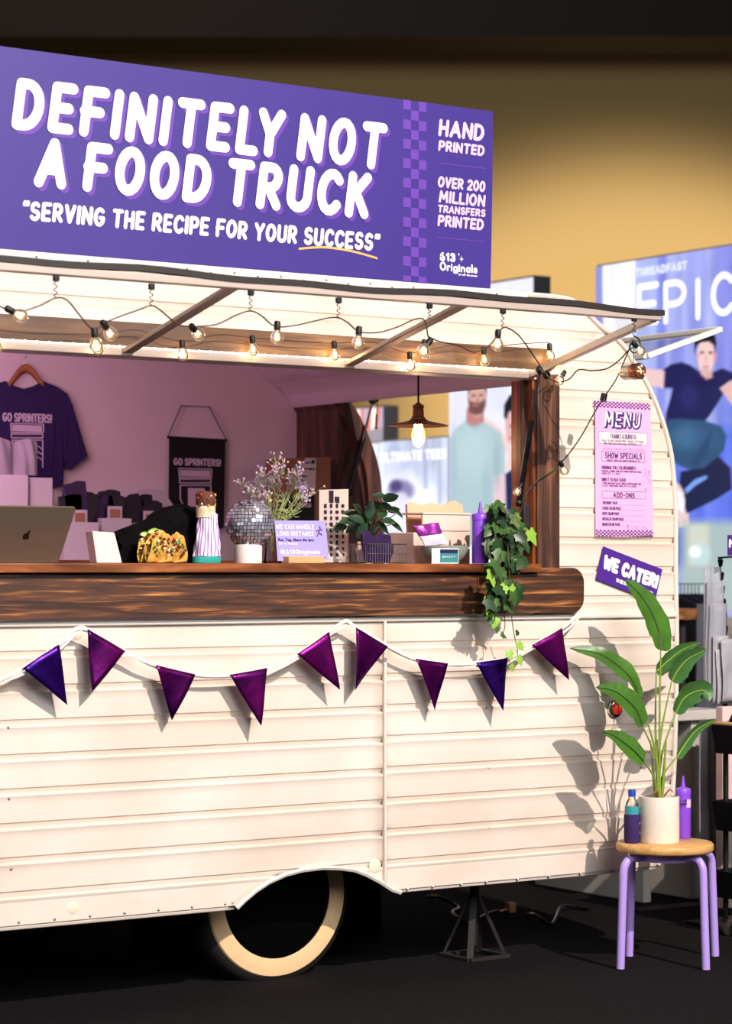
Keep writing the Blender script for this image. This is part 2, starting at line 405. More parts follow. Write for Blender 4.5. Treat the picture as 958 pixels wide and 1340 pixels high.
# ------------------------------------------------------------------ hand-lettered stroke alphabet
def arc(cx, cy, rx, ry, a0, a1, n=8):
    return [(cx + rx * math.cos(math.radians(a0 + (a1 - a0) * i / n)), cy + ry * math.sin(math.radians(a0 + (a1 - a0) * i / n))) for i in range(n + 1)]
G = {
 'A': (.62, [[(0, 0), (.31, 1), (.62, 0)], [(.12, .34), (.5, .34)]]),
 'B': (.5, [[(0, 0), (0, 1), (.25, 1)] + arc(.25, .76, .22, .24, 90, -90) + [(.05, .52)], [(.25, .52)] + arc(.25, .26, .26, .26, 90, -90) + [(0, 0)]]),
 'C': (.52, [arc(.3, .5, .3, .5, 42, 318, 14)]),
 'D': (.54, [[(0, 0), (0, 1), (.18, 1)] + arc(.18, .5, .36, .5, 90, -90, 12) + [(0, 0)]]),
 'E': (.44, [[(.44, 1), (0, 1), (0, 0), (.44, 0)], [(0, .5), (.38, .5)]]),
 'F': (.44, [[(.46, 1), (0, 1), (0, 0)], [(-.04, .5), (.38, .5)]]),
 'G': (.56, [arc(.3, .5, .3, .5, 48, 330, 14) + [(.57, .44), (.34, .44)]]),
 'H': (.5, [[(0, 0), (0, 1)], [(.5, 0), (.5, 1)], [(0, .5), (.5, .5)]]),
 'I': (.0, [[(0, 0), (0, 1)]]),
 'J': (.4, [[(.4, 1), (.4, .22)] + arc(.2, .22, .2, .22, 0, -170)]),
 'K': (.5, [[(0, 0), (0, 1)], [(.48, 1), (.04, .44)], [(.16, .58), (.5, 0)]]),
 'L': (.42, [[(0, 1), (0, 0), (.42, 0)]]),
 'M': (.7, [[(0, 0), (.06, 1), (.35, .3), (.64, 1), (.7, 0)]]),
 'N': (.54, [[(0, 0), (0, 1), (.54, 0), (.54, 1)]]),
 'O': (.58, [arc(.29, .5, .29, .5, 90, 450, 20)]),
 'P': (.48, [[(0, 0), (0, 1), (.24, 1)] + arc(.24, .72, .24, .28, 90, -90) + [(0, .44)]]),
 'Q': (.58, [arc(.29, .5, .29, .5, 90, 450, 20), [(.36, .24), (.58, -.06)]]),
 'R': (.5, [[(0, 0), (0, 1), (.24, 1)] + arc(.24, .73, .23, .27, 90, -90) + [(.02, .46)], [(.2, .46), (.5, 0)]]),
 'S': (.48, [arc(.25, .74, .22, .26, 35, 250, 9) + [(.34, .48)] + arc(.24, .26, .24, .26, 60, -150, 9)]),
 'T': (.54, [[(0, 1), (.54, 1)], [(.27, 1), (.27, 0)]]),
 'U': (.52, [[(0, 1), (0, .28)] + arc(.26, .28, .26, .28, 180, 360, 10) + [(.52, 1)]]),
 'V': (.56, [[(0, 1), (.28, 0), (.56, 1)]]),
 'W': (.78, [[(0, 1), (.18, 0), (.39, .72), (.6, 0), (.78, 1)]]),
 'X': (.54, [[(0, 0), (.54, 1)], [(0, 1), (.54, 0)]]),
 'Y': (.56, [[(0, 1), (.28, .46), (.56, 1)], [(.28, .46), (.28, 0)]]),
 'Z': (.5, [[(0, 1), (.5, 1), (0, 0), (.5, 0)]]),
 '0': (.5, [arc(.25, .5, .25, .5, 90, 450, 18)]), '1': (.18, [[(0, .8), (.18, 1), (.18, 0)]]),
 '2': (.46, [arc(.23, .74, .23, .26, 160, -30, 8) + [(0, 0), (.48, 0)]]),
 '3': (.46, [arc(.22, .75, .21, .25, 150, -90, 8), arc(.22, .26, .24, .26, 90, -150, 9)]),
 '6': (.46, [arc(.3, .4, .28, .6, 95, 180, 6) + arc(.23, .27, .23, .27, 180, 540, 12)]),
 '!': (.0, [[(0, .36), (0, 1)], [(0, .02), (0, .03)]]), '.': (0, [[(0, 0), (0, .01)]]), '-': (.26, [[(0, .48), (.26, .48)]]),
 ',': (.05, [[(.05, .05), (0, -.12)]]), "'": (0, [[(0, .82), (0, 1)]]), '/': (.3, [[(0, 0), (.3, 1)]]),
 '[': (.2, [[(.0, .86), (.04, 1.0)], [(.2, .86), (.24, 1.0)]]), ']': (.2, [[(.04, 1.0), (.0, .84)], [(.24, 1.0), (.2, .84)]]),
 '@': (.7, [arc(.35, .45, .35, .5, -50, 300, 16), arc(.35, .45, .15, .2, 0, 360, 10)]),
 'a': (.4, [arc(.2, .28, .2, .28, 0, 360, 12), [(.4, .56), (.4, 0)]]), 'b': (.4, [[(0, 1), (0, 0)], arc(.2, .28, .2, .28, 0, 360, 12)]),
 'e': (.4, [[(0, .3), (.4, .3)] + arc(.2, .28, .2, .28, 0, 310, 12)]), 'f': (.28, [arc(.24, .8, .14, .2, 60, 180, 5) + [(.1, 0)], [(0, .56), (.26, .56)]]),
 'g': (.4, [arc(.2, .28, .2, .28, 0, 360, 12), [(.4, .56), (.4, -.1)] + arc(.2, -.1, .2, .18, 0, -150, 7)]),
 'h': (.38, [[(0, 1), (0, 0)], [(0, .36)] + arc(.19, .36, .19, .2, 180, 0, 7) + [(.38, 0)]]), 'i': (0, [[(0, 0), (0, .56)], [(0, .8), (0, .82)]]),
 'l': (0, [[(0, 0), (0, 1)]]), 'n': (.38, [[(0, .56), (0, 0)], [(0, .36)] + arc(.19, .36, .19, .2, 180, 0, 7) + [(.38, 0)]]),
 'o': (.4, [arc(.2, .28, .2, .28, 0, 360, 12)]), 'p': (.4, [[(0, .56), (0, -.26)], arc(.2, .28, .2, .28, 0, 360, 12)]),
 'r': (.24, [[(0, .56), (0, 0)], [(0, .3)] + arc(.18, .34, .18, .22, 180, 70, 5)]), 's': (.34, [arc(.17, .42, .15, .14, 30, 250, 6) + arc(.17, .15, .17, .15, 70, -150, 6)]),
 't': (.26, [[(.12, .86), (.12, .12), (.26, .0)], [(0, .56), (.26, .56)]]), 'u': (.38, [[(0, .56), (0, .2)] + arc(.19, .2, .19, .2, 180, 360, 7), [(.38, .56), (.38, 0)]]),
 'v': (.38, [[(0, .56), (.19, 0), (.38, .56)]]), 'c': (.36, [arc(.2, .28, .2, .28, 50, 310, 9)]), 'd': (.4, [arc(.2, .28, .2, .28, 0, 360, 12), [(.4, 1), (.4, 0)]]),
 'm': (.6, [[(0, .56), (0, 0)], [(0, .38)] + arc(.15, .38, .15, .18, 180, 0, 6) + [(.3, 0)], [(.3, .38)] + arc(.45, .38, .15, .18, 180, 0, 6) + [(.6, 0)]]),
 'k': (.36, [[(0, 1), (0, 0)], [(.34, .56), (0, .2)], [(.12, .3), (.36, 0)]]), 'y': (.38, [[(0, .56), (.19, 0)], [(.38, .56), (.08, -.26)]]),
}
def strokes(text, gap=.3, space=.34, wobble=0):
    x = 0; out = []; R = random.Random(len(text))
    pv = ''
    for ch in text:
        x -= {'LY': .26, 'LL': .04, 'AF': .05, 'RA': .04}.get(pv + ch, 0); pv = ch
        if ch == ' ': x += space; continue
        wd, st = G.get(ch, G.get(ch.upper(), (.4, [])))
        dy = R.uniform(-wobble, wobble)
        out += [[(x + a, b + dy) for a, b in s] for s in st]
        x += wd + gap
    return out, x - gap
def letter(mb, text, O, U, W, width, h, th, gap=.3, space=.34, skew=0, n=8, wobble=0, off=V((0, 0, 0))):
    """text on the plane O + u*U + v*W, fitted to width and cap height h, stroke thickness th (m)"""
    st, tot = strokes(text, gap, space, wobble)
    inner = max(width - th - skew * h, 1e-4); kx = inner / max(tot, 1e-3); hv = h - th; r = th / 2
    def P(a, b): return O + off + U * (r + a * kx + skew * b * hv) + W * (r + b * hv)
    Nn = W.cross(U).normalized(); Nn = Nn if Nn.y < 0 else -Nn; lev = [0]
    def nxt(): lev[0] = (lev[0] + 1) % 24; return Nn * (lev[0] * 4e-5)
    def disk(c):
        o_ = nxt(); mb.add([c + o_ + (U * math.cos(2 * PI * k / n) + W * math.sin(2 * PI * k / n)) * r for k in range(n)], [tuple(range(n))])
    for s in st:
        pts = [P(a, b) for a, b in s]
        q = [(p.dot(U), p.dot(W)) for p in pts]
        dirs = []
        for i in range(len(q) - 1):
            dx, dy = q[i + 1][0] - q[i][0], q[i + 1][1] - q[i][1]; L = math.hypot(dx, dy) or 1e-9; dirs.append((dx / L, dy / L))
        runs = [[0]]
        for i in range(1, len(q) - 1):
            runs[-1].append(i)
            if dirs[i - 1][0] * dirs[i][0] + dirs[i - 1][1] * dirs[i][1] < 0.62: runs.append([i])
        runs[-1].append(len(q) - 1)
        for rn in runs:
            o_ = nxt(); vs = []
            for j, i in enumerate(rn):
                d = dirs[i - 1] if j == len(rn) - 1 else dirs[i]
                k = 1.0
                if 0 < j < len(rn) - 1:
                    e = dirs[i - 1]; d = (e[0] + dirs[i][0], e[1] + dirs[i][1]); L = math.hypot(*d); d = (d[0] / L, d[1] / L); k = 1 / max(d[0] * dirs[i][0] + d[1] * dirs[i][1], .5)
                nn = (U * -d[1] + W * d[0]) * (r * k); vs += [pts[i] + o_ - nn, pts[i] + o_ + nn]
            mb.add(vs, [(2 * j, 2 * j + 2, 2 * j + 3, 2 * j + 1) for j in range(len(rn) - 1)])
            disk(pts[rn[0]])
        disk(pts[-1])
    return mb
UX, UZ = V((1, 0, 0)), V((0, 0, 1))
def line_on(mb, text, pl, pb, pr, cap, th, Y, **k):
    """line of lettering on a plane y=Y parallel to the trailer side: left px, baseline px at left, right px, cap height px, stroke px"""
    a = at(pl, pb, Y); b = at(pr, pb, Y); s = ppm(Y, pl)
    return letter(mb, text, a, UX, UZ, b.x - a.x, cap / s, th / s, **k)

# =================================================================== THE HALL
fl = MB().box((-14, -12, -0.1), (22, 22, 0)).build('floor', 'carpet', smooth=False); tag(fl, kind='structure')
D = FW * 19.5
c = CAM + D
wl = MB().grid(lambda u, v: V((c.x, c.y, 0)) + RT * (-9 + 18 * u) + UZ * 8 * v, 1, 1).build('wall_back', 'hall_wall', smooth=False, solid=0.1); tag(wl, kind='structure')
cb = MB(); d0 = CAM + FW * 18.0
cb.add([V((d0.x, d0.y, 0)) + RT * a + FW * b + UZ * z for a in (-9, 9) for b in (0, .6) for z in (5.22, 7.5)], [(0, 1, 3, 2), (4, 6, 7, 5), (0, 4, 5, 1), (2, 3, 7, 6), (0, 2, 6, 4), (1, 5, 7, 3)])
tag(cb.build('ceiling', 'hall_dark', smooth=False), kind='structure')
# wall washer high on the right of the hall
wt = CAM + FW * 19.4 + RT * 2.6 + UZ * 0.2
wp = CAM + FW * 12.0 + RT * 5.0 + UZ * 4.0
lamp('wall_washer', 'SPOT', CAM + FW * 9.0 + RT * 3.2 + UZ * 0.6, CAM + FW * 19.4 + RT * 2.2 + UZ * 0.4, 4600, (1.0, 0.88, 0.72), spot_size=math.radians(34), spot_blend=0.45, shadow_soft_size=0.3)
lamp('wall_ambient', 'AREA', CAM + FW * 15.0 + UZ * 6.0 + RT * -2, CAM + FW * 19.4 + UZ * 2.0, 75, (1.0, 0.85, 0.68), size=4)

# =================================================================== THE TRAILER
TR = empty('food_trailer', (0, 0, 0), 'cream ribbed food trailer with burnt-wood serving hatch and whitewall wheel', 'trailer')
YB = 2.12                                               # width of the trailer
outl = [(700, 384), (729, 389), (753, 396.6), (784, 426), (800, 438), (818, 456), (828, 474), (844, 499), (857, 527), (869.5, 562), (878, 599), (882, 645), (883.4, 686), (883.4, 758), (884.5, 842), (883, 950), (879, 1040), (872, 1095), (860, 1132)]
PR = [(at(a, b).x, at(a, b).z) for a, b in outl]
# roof runs level to the left of the curve
ROOF = 2.205
PR[0] = (PR[0][0] - 0.06, ROOF)
PR = [(PR[0][0] - .45, ROOF), (PR[0][0] - .16, ROOF), (PR[0][0] - .05, ROOF)] + PR
def xr(z):
    for (x0, z0), (x1, z1) in zip(PR, PR[1:]):
        if z1 <= z <= z0: return x0 + (x1 - x0) * (z0 - z) / (z0 - z1)
    return PR[0][0] if z > PR[0][1] else PR[-1][0]
PITCH = 0.0984
def rib(z, ph):
    t = (ph - z) % PITCH                                # distance below the drip line
    if t < 0.0036: return 0.0046 * t / 0.0036
    if t < 0.019: return 0.0046 + 0.0054 * (t - 0.0036) / 0.0154
    if t < 0.025: return 0.010 - 0.013 * (t - 0.019) / 0.006
    if t < 0.033: return -0.003 + 0.003 * (t - 0.025) / 0.008
    return -0.0
def zrows(z0, z1, ph):
    zs = {z0, z1}
    k = int((ph - z1) // PITCH) - 1
    while ph - k * PITCH > z0 - PITCH:
        b = ph - k * PITCH
        for o in (0, .0018, .0036, .0100, .019, .022, .025, .029, .033, .05, .065, .08):
            if z0 < b - o < z1: zs.add(b - o)
        k += 1
    return sorted(zs)
def dent(x, z):
    return 0.0018 * noise.noise(V((x * 2.2, z * 3.1, 3.7))) + 0.0008 * noise.noise(V((x * 9, z * 12, 1.7)))
def siding(x0f, x1f, z0, z1, ph, extra=()):
    zs = sorted(set(zrows(z0, z1, ph)) | set(e for e in extra if z0 < e < z1)); mb = MB(); nx = 36
    mb.add([(x0f(z) + (x1f(z) - x0f(z)) * i / nx, rib(z, ph) - 0.0 + dent(x0f(z) + (x1f(z) - x0f(z)) * i / nx, z), z) for z in zs for i in range(nx + 1)],
           [(r * (nx + 1) + i, r * (nx + 1) + i + 1, (r + 1) * (nx + 1) + i + 1, (r + 1) * (nx + 1) + i) for r in range(len(zs) - 1) for i in range(nx)])
    return mb
SX = at(501, 900).x                                     # seam between the lower sheets
ZL, ZR = 0.266, 0.272
arch = [(308, 1188), (318, 1178), (332, 1166), (350, 1154), (372, 1144), (395, 1138), (420, 1135), (442, 1135.5), (462, 1138), (478, 1144), (495, 1153), (512, 1164), (523, 1167.5)]
ARC = [(at(a, b).x, at(a, b).z) for a, b in arch]
top_i = max(range(len(ARC)), key=lambda i: ARC[i][1]); ZA = ARC[top_i][1]
def interp(pts, z):
    for (x0, z0), (x1, z1) in zip(pts, pts[1:]):
        lo, hi = min(z0, z1), max(z0, z1)
        if lo <= z <= hi and hi > lo: return x0 + (x1 - x0) * (z - z0) / (z1 - z0)
    return pts[0][0] if abs(z - pts[0][1]) < abs(z - pts[-1][1]) else pts[-1][0]
AL, AR = ARC[:top_i + 1], ARC[top_i:]
fine = [ZL + (ZA - ZL) * i / 40 for i in range(41)]
PHL = 0.871; PHR = 0.871; PHU = 1.509
XL = -1.7
zar = interp([(z, x) for x, z in AR], SX)                # arch height where it meets the seam
sp = 'siding_sheet'
def sheet_build(mb, bevel=0): return mb.build(sp, 'siding', TR, angle=25, fix=False, solid=0.004)
sheet_build(siding(lambda z: XL, lambda z: SX, ZA, 1.137, PHL))
sheet_build(siding(lambda z: XL, lambda z: interp(AL, z), ZL, ZA, PHL, fine))
sheet_build(siding(lambda z: interp(AR, z), lambda z: SX, max(zar, .28), ZA, PHL, fine))
sheet_build(siding(lambda z: SX + .006 if z > zar else max(SX + .006, interp(AR, z)), xr, ZR, 1.137, PHR + .004, fine))
sheet_build(siding(lambda z: 0.97, xr, 1.147, 2.0, PHU))
sheet_build(siding(lambda z: XL, xr, 2.0, 2.195, PHU))
# trims on the side
t = MB(); t.beam((SX + .002, -0.006, zar), (SX + .002, -0.006, 1.137), .016, .010, up=(1, 0, 0)); t.build('seam_trim', 'siding_trim', TR, bevel=.003)
t = MB(); t.box((XL, -0.014, 1.134), (xr(1.14), 0.004, 1.150)); t.build('belt_trim', 'siding_trim', TR, bevel=.005)
t = MB(); t.tube([(x, -0.006, z) for x, z in ARC], .008, 6); t.build('arch_trim', 'siding_trim', TR)
t = MB(); pp = [V((x, 0, z)) for x, z in PR]; sm = bez([V((XL, 0, ROOF))] + pp, 5)
t.tube([p + V((0, -.004, 0)) for p in sm], .0085, 8); t.build('edge_moulding', 'siding_trim', TR)
t = MB(); t.box((XL, -0.03, 2.165), (0.93, 0.0, 2.215)); t.build('drip_rail', 'roof_white', TR, bevel=.01, seg=3)
scr = MB()
for x in [XL + .1 + i * .115 for i in range(14)]:
    if x < ARC[0][0]: scr.ball((x, -.003, ZL + .022), .0045, 8, 4)
scr.ball((ARC[0][0] - .012, -.003, ZL + .024), .0045, 8, 4)
for px in (533, 566, 603, 636, 677, 718, 759, 800): q = at(px, 1160 - (px - 533) * .09, 0); scr.ball((q.x, -.003, q.z - .008), .0045, 8, 4)
for px, py in ((10, 952), (11, 1045), (14, 1137), (636, 926), (638, 1004), (640, 1083), (838, 1004)): q = at(px, py); scr.ball((q.x, -.003, q.z), .0045, 8, 4)
for i in range(22): scr.ball((-.95 + i * .083, -.031, 2.19 + .006 * (i % 2)), .0035, 8, 4)
tag(scr.build('screws', 'screw', TR), kind='stuff')
for px, py, r in ((100, 829, .019), (95, 1188, .019), (490, 1133, .022), (774, 1083, .02)):
    q = at(px, py); MB().lathe((q.x, .001, q.z), [(r, 0), (r, .004), (r - .004, .006), (.0001, .006)], 24, axis=(0, -1, 0)).build('round_cover', 'marker_cover', TR)
q = at(803, 927); ml = MB().lathe((q.x, 0, q.z), [(.03, 0), (.03, .012), (.024, .016)], 24, axis=(0, -1, 0)).build('marker_light', 'chrome', TR)
MB().lathe((q.x, 0, q.z), [(.023, .01), (.02, .022), (.0001, .028)], 20, axis=(0, -1, 0)).build('red_lens', 'red_lens', ml)
t = MB(); a = at(858, 1100); t.sheet([at(836, 1108, .03), at(863, 1105, .03), at(859, 1122, .03), at(852, 1134, .03), at(838, 1137, .03)], (0, .05, 0)); t.build('worn_corner', 'tan_rot', TR, bevel=.004)

# shell: roof, curved end, inner skin
def offs(P, d):
    out = []
    for i, p in enumerate(P):
        a = P[max(i - 1, 0)]; b = P[min(i + 1, len(P) - 1)]; tx, tz = b[0] - a[0], b[1] - a[1]; L = math.hypot(tx, tz)
        out.append((p[0] + tz / L * d, p[1] - tx / L * d))
    return out
PF = [(p.x, p.z) for p in sm]
PI_ = offs(PF, 0.045)
ZO0, ZO1, YO0, YO1 = 1.10, 1.962, 0.11, 1.80              # opening in the curved end
def shell(mb, P, y0, y1, sel):
    for i in range(len(P) - 1):
        zc = (P[i][1] + P[i + 1][1]) / 2
        if not sel(min(zc, ROOF + .01)): continue
        mb.add([(P[i][0], y0, P[i][1]), (P[i + 1][0], y0, P[i + 1][1]), (P[i + 1][0], y1, P[i + 1][1]), (P[i][0], y1, P[i][1])], [(0, 1, 2, 3)])
inop = lambda z: ZO0 < z < ZO1
for P, nm, mt in ((PF, 'outer_shell', 'roof_white'), (PI_, 'inner_skin', 'inner_pink')):
    mb = MB(); shell(mb, P, 0.005, YB, lambda z: z >= ZO1)
    shell(mb, P, 0.005, YB, lambda z: z <= ZO0)
    if nm == 'outer_shell':
        shell(mb, P, 0.005, YO0, inop); shell(mb, P, YO1, YB, inop)
    else: shell(mb, P, 0.01, YO0, inop)
    mb.build(nm, mt, TR, fix=False, angle=50)
mb = MB(); shell(mb, PI_, YO1, YB, inop)
mb.build('end_panel', 'wood_panel', TR, fix=False, angle=50)
XC = at(390, 640, YB - .03).x                             # boxed-in wooden corner post
prof = [(XC, z) for z in (.45, 1.97)] + [(x, z) for x, z in PI_ if .45 < z < 1.97 and x > XC]
mb = MB(); mb.sheet([(x, YO1, z) for x, z in prof], (0, YB - YO1 - .02, 0)); mb.build('corner_post', 'wood_panel', TR, smooth=False)
# jambs of the end opening, following the curve
for yy, nm in ((YO1, 'end_jamb'), (YO0, 'end_jamb')):
    mb = MB(); seg = [(a, b) for a, b in zip(PI_, PF) if inop(a[1])]
    for (a, b), (c_, d_) in zip(seg, seg[1:]):
        vs = [(a[0] - .012, yy, a[1]), (b[0] + .01, yy, b[1]), (d_[0] + .01, yy, d_[1]), (c_[0] - .012, yy, c_[1])]
        dy = -.03 if yy == YO1 else .03
        mb.add(vs + [(x, y + dy, z) for x, y, z in vs], [(0, 1, 2, 3), (7, 6, 5, 4), (0, 3, 7, 4), (1, 5, 6, 2)])
    mb.build(nm, 'wood_panel', TR, fix=True)
# back wall, floor of trailer
zs = [z for z in np.linspace(.5, ROOF - .04, 24)]
def xin(z):
    return max([x for (x, zz), (x2, z2) in zip(PI_, PI_[1:]) if min(zz, z2) <= z <= max(zz, z2)] or [PI_[-1][0]])
mb = MB(); mb.add([(x, YB - .02, z) for z in zs for x in (XL, min(xin(z), 1.545))], [(2 * i, 2 * i + 1, 2 * i + 3, 2 * i + 2) for i in range(len(zs) - 1)])
mb.build('inner_wall', 'inner_pink', TR, fix=False)
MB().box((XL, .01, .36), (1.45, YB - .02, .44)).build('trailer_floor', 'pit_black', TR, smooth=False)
MB().box((XL - .03, .01, .36), (XL, YB, ROOF - .01)).build('partition', 'inner_pink', TR, smooth=False)
MB().box((XL, YB - .018, .3), (1.3, YB, 2.17)).build('outer_wall', 'roof_white', TR, smooth=False)
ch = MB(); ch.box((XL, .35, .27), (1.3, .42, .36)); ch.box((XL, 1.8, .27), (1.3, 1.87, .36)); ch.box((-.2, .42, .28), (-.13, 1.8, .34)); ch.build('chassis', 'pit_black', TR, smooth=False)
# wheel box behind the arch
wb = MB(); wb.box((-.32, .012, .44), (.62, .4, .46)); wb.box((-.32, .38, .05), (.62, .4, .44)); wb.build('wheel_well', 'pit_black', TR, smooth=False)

# wheel
WC = V((at(363, 1176, .22).x, .22, .262)); WR = .294
for yy in (0, 1.60):
    c0 = WC + V((0, yy, 0)); s_ = 1 if yy == 0 else -1
    wh = MB().lathe(c0, [(.15, .14), (.25, .15), (.268, .14), (WR - .006, .12), (WR, .08), (WR - .004, .04), (.280, .016), (.266, .006), (.255, .003), (.190, -.0015)], 64, axis=(0, 1, 0)).build('wheel', 'tyre', TR)
    if yy == 0:
        MB().lathe(c0, [(.257, .002), (.253, -.004), (.226, -.007), (.199, -.003), (.195, .004)], 64, axis=(0, 1, 0)).build('whitewall', 'whitewall', wh, fix=False)
        MB().lathe(c0, [(.198, -.002), (.190, -.006), (.182, .02), (.150, .05), (.12, .045), (.112, .02), (.05, .000), (.0001, -.002)], 48, axis=(0, 1, 0)).build('hub_cap', 'hub', wh, fix=False)
        for k in range(5): MB().ball((c0.x + .085 * math.cos(k * 1.2566), c0.y + .006, c0.z + .085 * math.sin(k * 1.2566)), .009, 8, 5).build('wheel_nut', 'hub', wh)

# serving hatch: post, jamb, header, shelf, plank
OT = 1.925; OXR = at(697, 600, 0).x                         # top and right of the opening
t = MB(); t.box((OXR, -.028, 1.29), (at(731, 600, -.02).x, .006, 1.945)); t.build('hatch_post', 'wood_post', TR, bevel=.004)
t = MB(); t.box((OXR - .012, -.015, 1.3), (OXR + .002, .10, OT)); t.build('hatch_jamb', 'wood_jamb', TR, bevel=.002)
t = MB(); t.box((OXR - .028, .016, 1.3), (OXR - .012, .034, OT)); t.build('jamb_stop', 'wood_post', TR, bevel=.002)
hb = [at(0, 414, -.01).z, at(0, 447, -.01).z]
t = MB(); t.box((XL, -.022, 1.955), (at(722, 450, -.02).x, .003, 2.028)); t.build('header_board', 'wood_header', TR, bevel=.003)
t = MB(); t.box((XL, -.022, OT), (OXR, .06, 1.95)); t.build('hatch_head', 'alu_white', TR, bevel=.002)
led = MB(); strip = MB(); strip.box((XL, -.030, 1.946), (OXR, -.020, 1.956)); st = strip.build('led_strip', 'alu_white', TR)
for i in range(58): led.ball((-1.25 + i * .0385, -.031, 1.953), .0032, 6, 4)
tag(led.build('led', 'led', st), kind='stuff')
# shelf
SY0, SY1, SZ = -.06, .34, 1.318
t = MB(); t.box((XL, SY0, SZ - .028), (at(709, 742, SY0).x, SY1, SZ)); t.build('counter_shelf', 'wood_shelf', TR, bevel=.003)
t = MB(); x1 = at(764, 775, -.032).x; z0, z1 = at(600, 804, -.032).z, at(600, 751, -.032).z
out = []; R_ = .05
for k in range(9): a = -PI / 2 + k * PI / 16; out.append((x1 - R_ + R_ * math.cos(a), z0 + R_ + R_ * math.sin(a)))
z1r = at(740, 743, -.032).z
for k in range(9): a = k * PI / 16; out.append((x1 - R_ + R_ * math.cos(a), z1r - R_ + R_ * math.sin(a)))
out += [(at(700, 745, -.032).x, z1r), (at(698, 745, -.032).x, z1), (XL, z1), (XL, z0)]
t.sheet([(x, -.034, z) for x, z in out], (0, .034, 0)); t.build('counter_plank', 'wood_burnt', TR, bevel=.006, seg=3, angle=30)

t = MB(); t.box((XL, -.018, 1.18), (OXR - .001, .34, SZ - .0282)); t.build('gap_backing', 'wood_post', TR)  # backing added to block light showing through the gap under the shelf
# awning flap over the hatch
AW = empty('awning', (0, 0, 0)); AW.parent = TR
HZ, HY_, OZ, OY = 1.937, -.028, 2.075, -.65
AX = .945
def aw(x, f): return V((x, HY_ + (OY - HY_) * f, HZ + (OZ - HZ) * f))
def fb(p, q, w_, h_, m='alu_taupe'): MB().beam(p, q, w_, h_).build('awning_bar', m, AW, bevel=.003)
fb(aw(XL, 0), aw(AX, 0), .024, .024); fb(aw(XL, 1), aw(AX, 1), .03, .022)
fb(aw(AX - .012, 0.02), aw(AX - .012, .99), .022, .024, 'alu')
mx1, mx2 = at(165, 462, -.03).x, at(455, 480, -.03).x
for x in (mx1, mx2, mx1 - (mx2 - mx1)): fb(aw(x, .02), aw(x, .99), .036, .014)
for a, b in ((XL, mx1 - (mx2 - mx1)), (mx1 - (mx2 - mx1), mx1), (mx1, mx2), (mx2, AX)):
    mb = MB(); mb.add([aw(a, .01), aw(b, .01), aw(b, .99), aw(a, .99)], [(0, 1, 2, 3)]); mb.build('awning_pane', 'poly_sheet', AW, fix=False)
pts = [aw(x, 1) + V((0, -.004, .018 + .004 * math.sin(x * 5) + .003 * math.sin(x * 13))) for x in np.linspace(XL, AX + .01, 40)]
mb = MB()
mb.strip(pts, .03, .017)
mb.build('rubber_seal', 'rubber', AW)
# gas strut of the awning
def strut(p, q, parent, k=.62, r=.0095):
    p, q = V(p), V(q); m_ = p.lerp(q, k)
    s = MB().tube([p, p.lerp(q, .02), m_], r, 10).build('gas_strut', 'black_gloss', parent)
    MB().tube([m_, q], r * .42, 8).build('rod', 'black', s); MB().ball(q, r * 1.5, 8, 6).build('end_fitting', 'black', s)
    MB().ball(p, r * 1.4, 8, 6).build('end_fitting', 'black', s)
    return s
strut(at(679, 658, -.02), aw(AX - .02, .10), TR)
t = MB(); q = at(684, 672, 0.0); t.box((q.x - .01, -.02, q.z - .05), (q.x + .015, .0, q.z + .03)); t.build('strut_bracket', 'rubber', TR, bevel=.003)
# flap of the curved end, standing open
EF = empty('end_flap', (0, 0, 0)); EF.parent = TR
h0 = at(846, 466, YO0); o0 = at(943, 431, YO0)
E = lambda y, f: V((h0.x + (o0.x - h0.x) * f, y, h0.z + (o0.z - h0.z) * f))
for a, b in ((E(YO0, 0), E(YO0, 1)), (E(YO0, 1), E(YO1, 1)), (E(YO1, 1), E(YO1, 0)), (E(YO0, 0), E(YO1, 0))):
    MB().beam(a, b, .024, .02).build('flap_bar', 'alu_white', EF, bevel=.003)
mb = MB(); mb.add([E(YO0, 0), E(YO0, 1), E(YO1, 1), E(YO1, 0)], [(0, 1, 2, 3)]); mb.build('flap_pane', 'poly_sheet', EF, fix=False)
strut(at(456, 645, YO1 - .06), at(488, 524, YO1 - .06), TR, .6, .0115)
strut(at(492, 560, YO1 - .02), at(494, 524, YO1 - .02), TR, .5, .004)
# jack stand lip / corner jack
jk = MB(); q = atz(621, 1252); jx, jy = q.x, q.y
JS = empty('jack_stand', (jx, jy, 0), 'black steel jack stand propping the trailer underside beside the wheel', 'jack stand')
MB().tube([(jx, jy, .04), (jx, jy, .30)], .016, 10).build('post', 'black', JS)
MB().box((jx - .03, jy - .03, .27), (jx + .03, jy + .03, .288)).build('saddle', 'black', JS, bevel=.003)
for a, b in ((-1, -1), (1, -1), (1, 1), (-1, 1)):
    MB().beam((jx + .075 * a, jy + .075 * b, .004), (jx + .012 * a, jy + .012 * b, .2), .022, .008).build('leg', 'rubber', JS)
bs = MB()
for a, b, c_, d_ in ((-1, -1, 1, -1), (1, -1, 1, 1), (1, 1, -1, 1), (-1, 1, -1, -1)): bs.beam((jx + .08 * a, jy + .08 * b, .006), (jx + .08 * c_, jy + .08 * d_, .006), .02, .01)
bs.build('base', 'rubber', JS)
